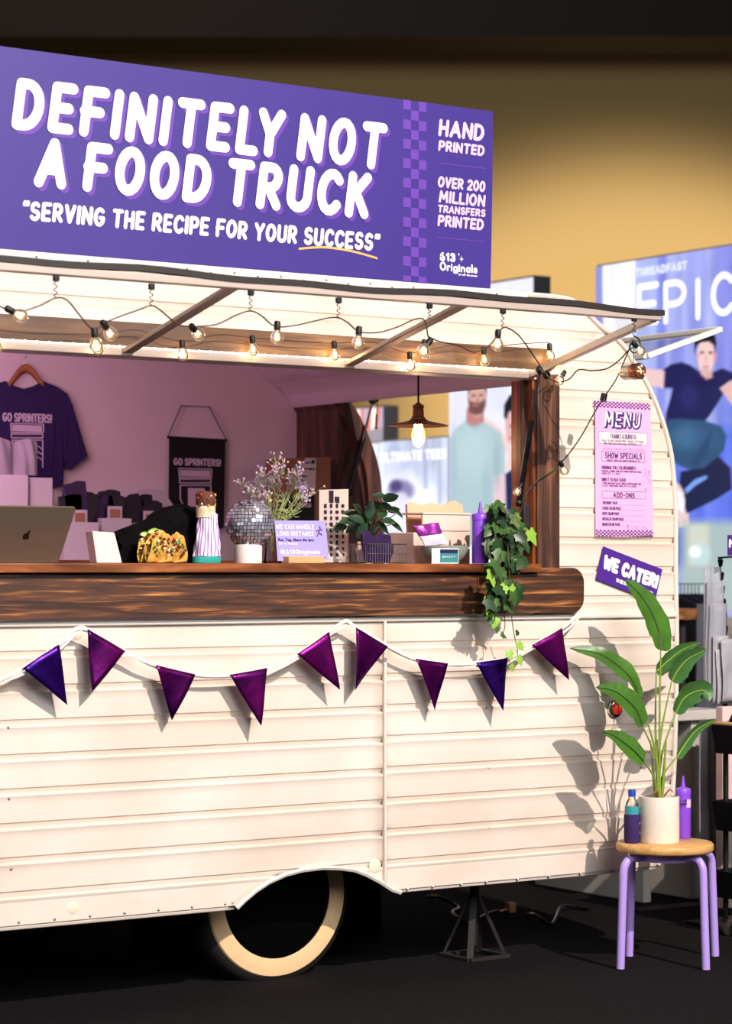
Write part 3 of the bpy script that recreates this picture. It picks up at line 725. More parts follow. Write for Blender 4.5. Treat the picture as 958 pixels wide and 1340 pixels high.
# =================================================================== ROOF SIGN
YS = -.03
SG = empty('roof_sign', (0.2, YS, 2.21), 'wide purple banner sign lettered DEFINITELY NOT A FOOD TRUCK on the trailer roof', 'sign')
SGX0, SGX1 = -1.5, at(645, 148, YS).x
zb, zt = 2.212, 2.787
LEAN = .03
mb = MB()
nx = 40
def sgp(u, v):
    x = SGX0 + (SGX1 - SGX0) * u; z = zb + (zt - zb) * v
    return V((x - (.010 * (1 - v) ** 2 if u > .98 else 0), YS, z))
mb.sheet([sgp(0, 0), sgp(.9, 0)] + [sgp(1, v) for v in (0, .15, .3, .6, 1)] + [sgp(0, 1)], (0, .012, 0)).build('panel', 'sign_purple', SG, smooth=False)
YP = YS - .0012
def prt(text, pl, pb, pr, cap, th, m='ink_white', Y=None, parent=SG, **k):
    return line_on(MB(), text, pl, pb, pr, cap, th, YP if Y is None else Y, **k).build('lettering', m, parent, smooth=False, fix=False)
for (tx, pl, pb, pr, cap) in (('DEFINITELY NOT', 15, 168.5, 509, 69), ('A FOOD TRUCK', 44, 244.5, 489, 67)):
    kw = dict(gap=.42, space=.30, skew=.14, n=14, wobble=.015)
    line_on(MB(), tx, pl, pb, pr, cap, 14.6, YP + .0005, off=V((.010, 0, -.010)), **kw).build('lettering', 'ink_lilac', SG, smooth=False, fix=False)
    line_on(MB(), tx, pl, pb, pr, cap, 14.6, YP - .0018, **kw).build('lettering', 'ink_white', SG, smooth=False, fix=False)
prt('[SERVING THE RECIPE FOR YOUR SUCCESS]', 28, 287.5, 498, 26, 5.6, gap=.34, space=.45, skew=.1, n=10, wobble=.02)
sw = MB(); pts = bez([at(391, 325.5, YP), at(425, 323.5, YP), at(462, 329, YP), at(494, 338, YP)], 8)
for i in range(len(pts) - 1):
    a, b = pts[i], pts[i + 1]; r0 = .0035
    sw.add([a - UZ * r0, b - UZ * r0, b + UZ * r0 * .9, a + UZ * r0 * .9], [(0, 1, 2, 3)])
sw.build('underline', 'ink_orange', SG, smooth=False, fix=False)
ck = MB()
for base in (527.5, -33):
    xa = at(base, 250, YP).x; wd = (at(base + 30.5, 250, YP).x - xa) / 3; hh = (zt - zb) / 18.6
    for r in range(19):
        for c3 in range(3):
            if (r + c3) % 2 == 0:
                z1_ = zt - r * hh; z0_ = max(z1_ - hh, zb)
                ck.add([(xa + c3 * wd, YP, z0_), (xa + (c3 + 1) * wd, YP, z0_), (xa + (c3 + 1) * wd, YP, z1_), (xa + c3 * wd, YP, z1_)], [(0, 1, 2, 3)])
ck.build('checker_print', 'ink_lilac', SG, smooth=False, fix=False)
for tx, pl, pb, pr, cap, th in (('HAND', 573.5, 178, 635, 23, 5), ('PRINTED', 573.5, 197.5, 635, 14.5, 3.4), ('OVER 200', 572.5, 245, 636, 15, 3.4), ('MILLION', 574, 265, 636, 16.5, 3.6),
                                ('TRANSFERS', 572.5, 278, 636, 10.5, 2.6), ('PRINTED', 572.5, 296, 634, 15.5, 3.6)):
    prt(tx, pl, pb, pr, cap, th, 'ink_pale', gap=.3, space=.4, skew=.12, n=8)
for pl, py, pr in ((573.7, 213.8, 637), (572, 311, 635)):
    a = at(pl, py, YP); b = at(pr, py, YP); MB().add([a, V((b.x, YP, a.z)), V((b.x, YP, a.z + .0025)), V((a.x, YP, a.z + .0025))], [(0, 1, 2, 3)]).build('rule_line', 'ink_lilac', SG, smooth=False, fix=False)
prt('613', 575.5, 341.5, 596, 12, 3.2, gap=.34); prt('Originals', 575.5, 354, 625, 12, 2.6, gap=.26); prt('let off the press', 600, 360.5, 624.5, 3.2, .8, gap=.3, n=5)
spk = MB()
for px, py, r in ((604, 339, .009), (600.5, 333, .005)):
    q = at(px, py, YP); spk.add([q + UX * (r * math.cos(k * PI / 4) * (1 if k % 2 == 0 else .28)) + UZ * (r * 1.3 * math.sin(k * PI / 4) * (1 if k % 2 == 0 else .28)) for k in range(8)], [tuple(range(8))])
spk.build('sparkle_print', 'ink_white', SG, smooth=False, fix=False)
for x in (-1.0, -.2, .6): MB().beam((x, YS + .012, zb + .3), (x, YS + .35, 2.207), .02, .02).build('brace', 'alu', SG)

# =================================================================== MENU AND DECAL ON THE SIDING
YM = -.010
def poster_quad(name, c4, m, th, **k):
    mb = MB(); mb.sheet(c4, (0, th, 0)); return mb
me_ = poster_quad('menu_poster', [at(779, 523.8, YM), at(851, 527.5, YM), at(855.5, 700.5, YM), at(819, 703, YM), at(779.5, 701.5, YM)], None, .0015).build('menu_poster', 'menu_pink', smooth=False)
tag(me_, 'tall pink MENU poster stuck on the ribbed siding above the tilted purple sign', 'poster')
YMP = YM - .0009
z3 = lambda a, b: (760 + a / 4.838, 500 + b / 4.838)
def mline(text, x0, base, x1, cap, th, m='ink_plum', **k):
    px, py = z3(x0, base); px1, _ = z3(x1, base); th *= .72
    mb = line_on(MB(), text, px, py, px1, cap / 4.838, th / 4.838, YMP, **k); mb.build('lettering', m, me_, smooth=False, fix=False)
def mbox(x0, y0, x1, y1, m, fill=False):
    a = at(*z3(x0, y0), YMP + .0004); b = at(*z3(x1, y1), YMP + .0004); b = V((b.x, YMP, b.z))
    x_0, x_1, z_1, z_0 = a.x, b.x, a.z, b.z
    if fill: MB().add([(x_0, a.y, z_0), (x_1, a.y, z_0), (x_1, a.y, z_1), (x_0, a.y, z_1)], [(0, 1, 2, 3)]).build('box_print', fill, me_, smooth=False, fix=False)
    e = .0012; mb = MB(); y = YMP + .0002
    for q in ((x_0, z_0, x_1, z_0 + e), (x_0, z_1 - e, x_1, z_1), (x_0, z_0, x_0 + e, z_1), (x_1 - e, z_0, x_1, z_1)):
        mb.add([(q[0], y, q[1]), (q[2], y, q[1]), (q[2], y, q[3]), (q[0], y, q[3])], [(0, 1, 2, 3)])
    mb.build('box_outline', m, me_, smooth=False, fix=False)
kw = dict(gap=.36, skew=.12, n=12, wobble=.04)
px, py = z3(143, 287); line_on(MB(), 'MENU', px, py, z3(386, 0)[0], 112 / 4.838, 34 / 4.838, YMP + .0002, off=V((.003, 0, -.002)), **kw).build('lettering', 'ink_purple', me_, smooth=False, fix=False)
mline('MENU', 148, 280, 380, 98, 19, 'ink_white', **kw)
mbox(115, 312, 422, 402, 'ink_plum', 'menu_box')
mline('THANKS A BURRITO', 187, 358, 350, 32, 6)
mline('FULL COLOR SCREEN PRINT, BADGE, PATCHES', 135, 375, 398, 13, 3); mline('INK, PRESSES AND WHILE SUPPLIES LAST', 148, 393, 390, 13, 3)
mline('watch fresh out the carpet', 140, 427, 402, 17, 2.5, 'ink_rose', skew=.1)
mbox(132, 435, 406, 510, 'ink_plum')
mline('SHOW SPECIALS', 153, 482, 388, 38, 9, 'ink_purple'); mline('PRESS THEM ON, SHOW SPECIALS TO', 165, 501, 376, 13, 3)
mline('ORIGINAL FULL COLOR BURRITO', 133, 550, 350, 22, 5); mline('CHOOSE A SHIRT AND GET FRESH PRINTED WHILE', 133, 568, 385, 12, 3); mline('AND GET A TACO', 133, 583, 248, 12, 3)
mline('DIRECT TO FILM TACOS', 133, 627, 286, 22, 5); mline('A RED AND BLUE CLOTH, SINGLE PRINTED SIDE AND', 136, 645, 382, 12, 3); mline('A HOT PRESSED SIDE OF PATCHES', 136, 661, 352, 12, 3)
mbox(135, 688, 411, 741, 'ink_plum'); mline('ADD-ONS', 205, 731, 342, 34, 8, 'ink_purple')
for i, (tx, x1_) in enumerate((('THE BODY TACO', 232), ('STOCK COLOR PACK', 253), ('PUFF COLOR PACK', 243), ('METALLIC COLOR PACK', 271), ('NEON COLOR PACK', 249))):
    mline(tx, 137, 773 + i * 34, x1_, 19, 5)
    a = at(*z3(245, 778 + i * 34), YMP); b = at(*z3(405, 778 + i * 34), YMP)
    MB().add([a, V((b.x, YMP, a.z)), V((b.x, YMP, a.z + .0006)), V((a.x, YMP, a.z + .0006))], [(0, 1, 2, 3)]).build('rule_line', 'ink_rose', me_, smooth=False, fix=False)
dd = MB()
for line in (((400, 565), (412, 545), (408, 580), (398, 600), (412, 590), (425, 560), (430, 575), (420, 610), (405, 630), (395, 650)), ((432, 560), (436, 600), (425, 640), (440, 620), (445, 650), (432, 665)), ((410, 735), (411, 672), (404, 684), (411, 672), (418, 684)), ((300, 925), (292, 903), (305, 912), (300, 925), (320, 940), (345, 912), (372, 945), (400, 915), (425, 940))):
    p3 = [at(*z3(*q), YMP) for q in line]; dd.tube(bez(p3, 3), .0007, 4)
dd.build('handwriting', 'ink_rose', me_, smooth=False)
ck = MB()
for (y0, nrow, xs0, xs1) in ((117, 4, 82, 440), (935, 4, 96, 460)):
    a = at(*z3(xs0, y0), YMP); b = at(*z3(xs1, y0), YMP); s_ = (b.x - a.x) / 30
    dz = (at(*z3(xs0, y0), YMP).z - at(*z3(xs0, y0 + (10.3)), YMP).z)
    for r in range(nrow):
        for c_ in range(30):
            if (r + c_) % 2 == 0:
                x = a.x + c_ * s_; z = a.z - (r + 1) * dz - (.00 if y0 > 500 else 0)
                ck.add([(x, YMP, z), (x + s_, YMP, z), (x + s_, YMP, z + dz), (x, YMP, z + dz)], [(0, 1, 2, 3)])
ck.build('checker_print', 'ink_plum', me_, smooth=False, fix=False)

# tilted WE CATER! sign
YC = -.012
c4 = [at(790, 715, YC), at(867, 745, YC), at(857, 788, YC), at(780.5, 758, YC)]
wc = MB().sheet(c4, (0, .003, 0)).build('cater_sign', 'decal_purple', smooth=False); tag(wc, 'tilted purple WE CATER! sign stuck on the siding below the pink menu', 'sign')
U_ = (c4[1] - c4[0]).normalized(); W_ = (c4[0] - c4[3]).normalized(); Lw = (c4[1] - c4[0]).length; Hh = (c4[0] - c4[3]).length
O_ = c4[3] + V((0, -.001, 0))
letter(MB(), 'WE CATER!', O_ + U_ * (Lw * .045) + W_ * (Hh * .36), U_, W_, Lw * .93, Hh * .44, Hh * .125, gap=.34, space=.4, n=12, wobble=.03).build('lettering', 'ink_white', wc, smooth=False, fix=False)
letter(MB(), 'TO SEE OUR MENU, PICK A STATION', O_ + U_ * (Lw * .3) + W_ * (Hh * .13), U_, W_, Lw * .62, Hh * .12, Hh * .03, n=6).build('lettering', 'ink_white', wc, smooth=False, fix=False)

# =================================================================== BUNTING
YBN = -.062
BT = empty('bunting', at(453, 812, YBN), 'string of purple foil pennant flags swagged beneath the burnt-wood plank', 'bunting')
sp_ = [(-40, 905), (0, 889), (29, 875), (77, 843), (95, 826), (104, 821.5), (115, 824), (164, 852), (204, 870), (255, 882), (301, 883), (350, 874), (389, 856), (431, 826.5), (447, 815), (455, 812.5), (465, 820), (508, 845), (544, 862), (586, 868.5), (624, 867), (665, 861), (697, 844), (736, 821.5), (752, 808), (760, 799)]
def YF(px): return YBN
P3 = bez([at(a, b, YF(a)) for a, b in sp_], 5)
rb = MB()
rb.strip(P3, .0018, .011)
rb.build('ribbon', 'ribbon', BT)
P4 = bez([at(a, b, YF(a) + .006) + V((.01, 0, -.008 + .004 * math.sin(i * 2.1))) for i, (a, b) in enumerate(sp_)], 4)
rb = MB()
rb.strip(P4, .0015, .008)
rb.build('ribbon', 'ribbon', BT)
flags = [((29, 874.5), (77, 843), (89, 923), 1), ((115, 823), (164, 852), (119, 904.6), 0), ((204, 870), (255.5, 882.5), (225.5, 943), 0), ((301.5, 883), (350, 874), (339, 949.7), 0),
         ((389.7, 855.7), (431, 826.5), (442, 902.5), 0), ((465.6, 821), (508, 846), (463.5, 903), 0), ((543.7, 862), (586, 868), (569.6, 929.6), 0), ((624, 867), (665, 861), (654.7, 930), 1), ((697, 844), (736, 821.5), (741.6, 890), 0)]
for i, (a, b, c_, bl) in enumerate(flags):
    A = at(*a, YBN - .005); B = at(*b, YBN - .005); Cc = at(*c_, YBN - .005 + .008)
    rr = random.Random(i); ph = rr.uniform(0, 6); n_ = 10; mb = MB(); idx = {}; vs = []; fs = []
    for r in range(n_ + 1):
        L = A.lerp(Cc, r / n_); Rr = B.lerp(Cc, r / n_); m_ = n_ - r
        for k in range(m_ + 1):
            p = L.lerp(Rr, k / m_) if m_ else Cc
            idx[(r, k)] = len(vs); vs.append(p + V((0, .008 * math.sin(ph + k * .55 + r * .25) * (r / n_ + .25) - .006 * (r / n_), 0)))
    for r in range(n_):
        for k in range(n_ - r):
            fs.append((idx[(r, k)], idx[(r, k + 1)], idx[(r + 1, k)]))
            if k < n_ - r - 1: fs.append((idx[(r, k + 1)], idx[(r + 1, k + 1)], idx[(r + 1, k)]))
    mb.add(vs, fs); mb.build('pennant', 'foil_blue' if bl else 'foil', BT, solid=.0012, fix=True)

# =================================================================== STRING LIGHTS
SL = empty('string_lights', at(443, 395, -.65), 'black cord string of clear bulbs swagged from the awning edge and down the siding', 'string lights')
YL = -.66
cord1 = [(-60, 395), (-20, 393), (2, 402), (16, 406), (30, 407), (52, 400), (73, 390), (88, 393), (104, 412), (122, 431), (140, 421), (160, 413), (180, 406), (198, 400), (210, 406), (232, 424), (250, 427), (262, 427), (285, 424), (310, 412), (328, 407), (342, 413), (360, 427), (385, 426), (412, 420), (430, 416), (443, 416), (455, 422), (470, 434), (495, 435), (520, 428), (545, 417), (556, 420), (560, 440)]
cord2 = [(560, 440), (575, 447), (600, 452), (620, 461), (640, 452), (650, 440), (657, 430), (664, 429), (680, 440), (700, 468), (714, 489), (722, 497)]
hooks = [(73, 365, 390), (198, 376, 400), (328, 384, 407), (443, 394, 416), (562, 401, 417), (658, 408, 429), (830, 418, 440)]
def cordpath(L, Y0, Y1=None, m='cord_brown', r=.0022):
    n_ = len(L); pts = [at(a, b, Y0 + ((Y1 if Y1 is not None else Y0) - Y0) * i / (n_ - 1)) for i, (a, b) in enumerate(L)]
    MB().tube(bez(pts, 4), r, 6).build('cord', m, SL)
cordpath(cord1, YL); cordpath(cord2[:6], YL); cordpath(cord2[5:], YL, -.06, 'cord_black')
for px, y0, y1 in hooks:
    a = at(px, y0, YL); b = at(px, y1, YL); h = MB().box(a + V((-.006, -.004, -.006)), a + V((.010, .008, .010))).build('hook', 'black', SL, bevel=.002)
    n_ = 16; MB().tube([a.lerp(b, i / n_) + V((.006 * math.sin(i * 1.25), 0.002 * math.cos(i * 1.25), 0)) for i in range(n_ + 1)], .0014, 5).build('wire_hook', 'cord_black', h)
cordpath([(722, 497), (730, 500), (745, 496), (757, 484), (775, 485), (795, 482), (812, 470), (824, 457), (838, 452)], -.07, -.45, 'cord_black')
cordpath([(830, 440), (836, 444), (838, 456), (830, 462), (824, 455), (828, 443)], -.5, -.5, 'cord_black')
cordpath([(828, 445), (818, 470), (806, 497), (791, 519), (778, 540), (760, 572), (742, 597), (733, 606)], -.45, -.05, 'cord_black')
cordpath([(733, 606), (722, 617), (705, 628), (690, 645), (682, 668), (676, 690), (668, 705)], -.05, -.02, 'cord_black')

def bulb_proto():
    """base of the socket at the origin, glass pointing to -z"""
    g = MB().lathe((0, 0, 0), [(.010, -.028), (.014, -.035), (.0215, -.047), (.0250, -.060), (.0225, -.073), (.013, -.083), (.0001, -.086)], 20).build('bulb', 'bulb_glass_lit', None, fix=False, loc=(0, 0, 0))
    s = MB().lathe((0, 0, 0), [(.0001, .004), (.009, .003), (.0125, -.003), (.0125, -.026), (.0115, -.033), (.0001, -.034)], 16).build('socket', 'black', g)
    f = MB().tube([(-.006, 0, -.045), (-.007, 0, -.066), (-.003, .002, -.05), (0, 0, -.068), (.003, -.002, -.05), (.007, 0, -.066), (.006, 0, -.045)], .0011, 5).build('filament', 'filament', g)
    return g
BP = bulb_proto(); first = [True]
def bulb(px, py, Y, down=(0, 0, -1), s=1.0, warm=0.0, glassm=None):
    g = BP if first[0] else copy_tree(BP)
    first[0] = False
    p = at(px, py, Y); g.parent = SL; g.location = p - SL.location
    g.rotation_euler = V((0, 0, -1)).rotation_difference(V(down)).to_euler(); g.scale = (s, s, s)
    if warm:
        l = bpy.data.lights.new('bulb_light', 'POINT'); l.energy = warm; l.color = (1, .66, .34); l.shadow_soft_size = .003
        o = bpy.data.objects.new('bulb_light', l); COL.objects.link(o); o.location = p + V(down).normalized() * .062 * s + V((0, -.004, 0))
    return g
for px, py, d in ((8, 403, (.8, 0, -.35)), (123, 430, (.15, 0, -1)), (134, 421, (.5, .2, -.5)), (250, 426, (.5, .3, -.3)), (363, 421, (-.03, 0, -1)), (470, 428, (-.08, 0, -1)), (564, 444, (-.6, 0, -.7)), (652, 432, (0, 0.1, -1))):
    bulb(px, py, YL, d, .74)
# second run along the hinge, close to the header board
cordpath([(-30, 428), (40, 436), (130, 437), (180, 432), (238, 447), (285, 438), (330, 442), (380, 446), (437, 449), (490, 448), (536, 462), (590, 452), (632, 455), (680, 450), (719, 448)], -.05, -.05, 'cord_brown', .0016)
for px, py, w_ in ((-6, 436, 0.2), (127, 438, 0.15), (238, 446, .25), (330, 440, .2), (437, 447, .25), (536, 461, .55), (555, 445, .3), (633, 455, .3), (719, 450, .5)):
    bulb(px, py, -.052, (.05, -.05, -1), .70, w_)
bulb(739, 486, -.10, (-.55, 0, -.8), .66); bulb(828, 448, -.5, (.75, 0, -.6), .66); bulb(733, 604, -.06, (.5, 0, -.8), .6); bulb(683, 633, -.06, (-.6, 0, -.8), .55)
sk = MB(); q = at(790, 520, -.2); sk.lathe(q, [(.0001, -.012), (.011, -.012), (.011, .012), (.0001, .012)], 12, axis=(.3, 0, 1)).build('cord_coupler', 'black', SL)
q = at(715.5, 491, -.1); MB().ball(q, .014, 10, 8).build('cord_coupler', 'black', SL)

# wrapped burrito ornament hanging at the awning corner
YO = -.42
a, b = at(816, 488, YO + .06), at(838, 485.5, YO - .02); ax = (b - a).normalized()
BO = empty('burrito_ornament', a, 'foil and copper wrapped burrito ornament hanging at the awning corner', 'ornament')
MB().lathe(a, [(.0001, 0), (.020, .001), (.0235, .008), (.0235, .05), (.0235, .056)], 24, axis=ax).build('wrapper', 'alu', BO)
MB().lathe(a, [(.0240, .045), (.0262, .052), (.0262, .078), (.023, .082), (.021, .080)], 24, axis=ax).build('cuff', 'copper', BO)
R2 = random.Random(4)
for k in range(26):
    an = R2.uniform(0, 6.28); r = R2.uniform(0, .018); Q = V((0, 0, 1)).rotation_difference(ax)
    MB().ball(a + Q @ V((r * math.cos(an), r * math.sin(an), .082)), R2.uniform(.003, .005), 6, 4).build('filling', R2.choice(['meat', 'cheese', 'onion', 'salsa', 'meat']), BO)
MB().tube([at(830, 445, -.5), at(829, 465, -.44), at(829, 478, YO)], .001, 5).build('hanging_loop', 'cord_black', BO)

# =================================================================== PENDANT LAMP
YPD = .42
PL = empty('pendant_lamp', at(548, 540, YPD), 'copper shaded pendant lamp with glowing bulb hanging inside the serving hatch', 'lamp')
p0 = at(547.5, 540, YPD); s_ = ppm(YPD, 547)
MB().tube([V((p0.x, YPD, 2.154)), V((p0.x, YPD, p0.z + 14 / s_))], .0035, 8).build('cord', 'cord_black', PL)
MB().lathe((p0.x, YPD, p0.z), [(.004, .036), (.010, .030), (.018, .026), (.020, .018), (.016, .014), (.019, .010), (.019, -.010), (.022, -.016), (.026, -.020), (.026, -.026)], 24).build('lamp_holder', 'brass', PL)
MB().lathe((p0.x, YPD, p0.z - .022), [(.024, .002), (.034, -.006), (.070, -.014), (.102, -.021), (.104, -.024), (.070, -.018), (.034, -.010), (.022, -.004)], 48).build('lamp_shade', 'copper', PL)
gl = MB().lathe((p0.x, YPD, p0.z - .03), [(.012, 0), (.016, -.015), (.023, -.040), (.024, -.055), (.018, -.076), (.008, -.086), (.0001, -.088)], 24).build('bulb', 'bulb_glow', PL, fix=False)
f = MB()
for k in range(6): f.tube([(p0.x + .012 * math.cos(k * 1.047), YPD + .012 * math.sin(k * 1.047), p0.z - .04), (p0.x + .009 * math.cos(k * 1.047 + .3), YPD + .009 * math.sin(k * 1.047 + .3), p0.z - .105)], .0016, 5)
f.build('filament', 'filament', gl)
l = bpy.data.lights.new('pendant_light', 'POINT'); l.energy = 1.6; l.color = (1, .62, .32); l.shadow_soft_size = .004
o = bpy.data.objects.new('pendant_light', l); COL.objects.link(o); o.location = (p0.x, YPD, p0.z - .135)
# =================================================================== THINGS ON THE COUNTER
BCZ = at(80, 733, 1.55).z
CZ = SZ + .0005                                              # top of the shelf
def P_(px, Y): return at(px, 700, Y).x                       # x on the plane y=Y for a pixel column
def Z_(px, py, Y): return at(px, py, Y).z
# laptop
lx0, lx1 = -1.36, at(78, 735, .03).x
LP = empty('laptop', (lx0 + .15, .03, CZ), 'metal laptop seen from the back with an apple logo on its lid', 'laptop')
MB().box((lx0, .035, CZ), (lx1, .255, CZ + .012)).build('base', 'laptop_metal', LP, bevel=.004)
mb = MB(); hz = Z_(100, 664, -.07); b0 = V((lx0, .035, CZ + .004)); bq = V((lx1, .035, CZ + .004)); tq = V((lx1 + .0, -.075, hz)); t0 = V((lx0, -.075, hz))
nrm = (bq - b0).cross(tq - bq).normalized(); nrm = nrm if nrm.y < 0 else -nrm
cr = []
for cx_, cz_, a0 in ((tq, t0, 0),): pass
def rc(A, B, C, Dd, r=.010, n=5):
    out = []
    for p, q, s in ((A, Dd, B), (B, A, C), (C, B, Dd), (Dd, C, A)):
        u = (V(q) - V(p)).normalized() * r; v = (V(s) - V(p)).normalized() * r
        for i in range(n + 1): t = i / n * PI / 2; out.append(V(p) + u * (1 - math.sin(t)) + v * (1 - math.cos(t)))
    return out
mb.sheet(rc(b0, bq, tq, t0), nrm * -.005).build('lid', 'laptop_metal', LP, bevel=.0015, angle=30)
lc = at(34.5, 702, -.02); Wl = (tq - bq).normalized(); Ul = UX
lc = V((lc.x, 0, 0)); f_ = .5; lc = b0.lerp(t0, .47); lc = V((at(34.5, 702, lc.y).x, lc.y, lc.z)) + nrm * .0008
app = []
for i in range(40):
    a = 2 * PI * i / 40; r = .0105 * (1 - .16 * math.exp(-((a - PI / 2) / .35) ** 2) - .10 * math.exp(-((a - 3 * PI / 2) / .3) ** 2) + .04 * abs(math.cos(a)))
    bx = r * math.cos(a); bz = r * 1.12 * math.sin(a)
    d_ = math.hypot(bx - .0125, bz - .0015)
    if d_ < .006: bx = .0125 - (.006 ** 2 - (bz - .0015) ** 2) ** .5 if abs(bz - .0015) < .006 else bx
    app.append(lc + Ul * bx + Wl * bz)
mb = MB(); mb.sheet(app, nrm * .0002)
lf = [lc + Ul * (.001 + .0062 * t + .0028 * math.sin(PI * t) * s) + Wl * (.0125 + .0065 * t - .0022 * math.sin(PI * t) * s) for s in (1, -1) for t in ([i / 6 for i in range(6)] if s == 1 else [1 - i / 6 for i in range(6)])]
mb.build('logo', 'laptop_logo', LP, smooth=False); MB().sheet(lf, nrm * .0002).build('logo_leaf', 'laptop_logo', LP, smooth=False)

def boxq(name, c4, Y, depth, m, lab, cat, grp=None, bevel=.002, parent=None):
    """carton whose front face has the pixel corners c4 on the plane y=Y"""
    zf = (CZ if Y < .4 else BCZ + .0006); mb = MB().sheet([V((p.x, p.y, max(p.z, zf))) for p in (at(a, b, Y) for a, b in c4)], (0, depth, 0)); o = mb.build(name, m, parent, smooth=False, bevel=bevel)
    if parent is None: tag(o, lab, cat, grp)
    return o
# small white paper box beside the black cloth
def obox(name, x0, x1, y0, y1, z0, z1, m, lab, cat, grp=None, wall=.003, taper=0):
    """open-topped box"""
    mb = MB(); T = taper
    a = [(x0 + T, y0 + T, z0), (x1 - T, y0 + T, z0), (x1 - T, y1 - T, z0), (x0 + T, y1 - T, z0)]; b = [(x0, y0, z1), (x1, y0, z1), (x1, y1, z1), (x0, y1, z1)]
    c_ = [(x0 + wall, y0 + wall, z1), (x1 - wall, y0 + wall, z1), (x1 - wall, y1 - wall, z1), (x0 + wall, y1 - wall, z1)]
    d_ = [(x0 + T + wall, y0 + T + wall, z0 + wall), (x1 - T - wall, y0 + T + wall, z0 + wall), (x1 - T - wall, y1 - T - wall, z0 + wall), (x0 + T + wall, y1 - T - wall, z0 + wall)]
    mb.add(a + b + c_ + d_, [(0, 1, 2, 3), (0, 4, 5, 1), (1, 5, 6, 2), (2, 6, 7, 3), (3, 7, 4, 0), (4, 8, 9, 5), (5, 9, 10, 6), (6, 10, 11, 7), (7, 11, 8, 4), (8, 12, 13, 9), (9, 13, 14, 10), (10, 14, 15, 11), (11, 15, 12, 8), (12, 15, 14, 13)])
    o = mb.build(name, m, None, smooth=False); tag(o, lab, cat, grp); return o
boxq('paper_box', [(121, 695), (150, 697), (160, 737), (127, 737)], -.01, .045, 'card_pink', 'small pale pink paper box between laptop and black cloth', 'box')

# black garment heap: silhouette from the counter view, folded in depth
top = [(133, 704), (138, 700), (150, 696), (165, 690), (185, 683), (200, 672), (212, 664), (228, 663), (243, 668), (251, 678), (254, 692), (256, 712), (258, 728)]
ch_ = MB(); Yc0, Yc1 = .04, .24
def heap(u, v):
    px = 140 + (258 - 140) * u
    ty = 704
    for (a, b), (c_, d_) in zip(top, top[1:]):
        if a <= px <= c_: ty = b + (d_ - b) * (px - a) / (c_ - a)
    ym = (Yc0 + Yc1) / 2; x = at(px, 700, ym).x; zt_ = max(Z_(px, ty, ym), CZ + .01)
    an = PI * v; e = math.sin(an) ** .55; y = ym - math.cos(an) * (Yc1 - Yc0) / 2 * (.55 + .45 * math.sin(PI * min(max(u, .02), .98)))
    p = V((x, y, CZ + (zt_ - CZ) * e))
    nz = noise.noise(V((x * 22, y * 18, p.z * 26))) * .016 + (1 - abs(noise.noise(V((x * 26 + 30 * p.z, y * 20, p.z * 18 - x * 20))))) * .010 + noise.noise(V((x * 60, y * 60, p.z * 60))) * .003
    k = min(1, e * 2)
    return p + V((nz * k, -abs(nz) * 1.2 * k, nz * .6 * k))
ch_.grid(heap, 60, 40)
n0 = len(ch_.v)
CG = ch_.build('black_cloth', 'cloth_black', None, angle=180, fix=True)
tag(CG, 'crumpled black cloth heaped on the counter behind the tacos', 'cloth')
mb = MB(); mb.sheet([at(133, 703, .03), at(153, 696, .03), at(158, 705, .03), at(150, 708, .03), at(138, 711, .03), at(133, 708, .03)], (0, .03, 0)).build('sleeve_end', 'cloth_black', CG, bevel=.004)

# tacos
def taco(name, px0, px1, ptop, pbot, Y, lab, ang, grp='tacos on the counter', seed=0):
    s_ = ppm(Y, px0); wdt = (px1 - px0) / s_; h = (pbot - ptop) / s_; xc = at((px0 + px1) / 2, 700, Y).x; R = wdt / 2
    r0 = empty(name, (xc, Y, CZ), lab, 'taco', grp)
    RR = random.Random(seed)
    for side in (-1, 1):
        mb = MB()
        def fn(u, v):
            a = PI * u; rr = v; x = R * math.cos(a) * rr; z = h * math.sin(a) * rr
            wv = 1 + .04 * math.sin(a * 9 + side) * rr
            return V((xc + x * wv, Y + side * (.004 + .016 * (z / h) ** .7), CZ + .002 + z * wv * (1.0 if side < 0 else .93)))
        mb.grid(fn, 28, 7); mb.build('tortilla', 'tortilla', r0, solid=.003, angle=80)
    for k in range(46):
        a = RR.uniform(.25, PI - .25); rr = RR.uniform(.5, 1.02); x = R * math.cos(a) * rr; z = h * math.sin(a) * rr
        fm = RR.choice(['meat', 'meat', 'meat', 'cilantro', 'cheese', 'meat', 'onion', 'tortilla'])
        MB().ball((xc + x, Y + RR.uniform(-.012, .012), CZ + z + .002), RR.uniform(.0035, .006), 6, 4, (1.2, 1, .8)).build('filling', fm, r0)
    # filling spilling over the front shell
    for k in range(30):
        a = RR.uniform(.5, PI - .5); rr = RR.uniform(.45, .9); x = R * math.cos(a) * rr; z = h * math.sin(a) * rr
        MB().ball((xc + x, Y - .022 - .004 * RR.random(), CZ + z), RR.uniform(.003, .005), 6, 4).build('filling', RR.choice(['meat', 'meat', 'meat', 'cilantro', 'cilantro', 'cheese', 'onion', 'cilantro', 'salsa']), r0)
    r0.rotation_euler = (0, 0, ang)
    return r0
taco('taco', 178, 212, 700, 737, -.002, 'taco at the left of the three, half behind the middle taco', .25, seed=1)
taco('taco', 188, 228, 697, 738, -.036, 'middle taco of the three, overlapping the others in front of black cloth', .12, seed=2)
taco('taco', 214, 245, 698, 737, -.006, 'taco at the right of the three, beside the striped burrito wrapper', -.15, seed=3)
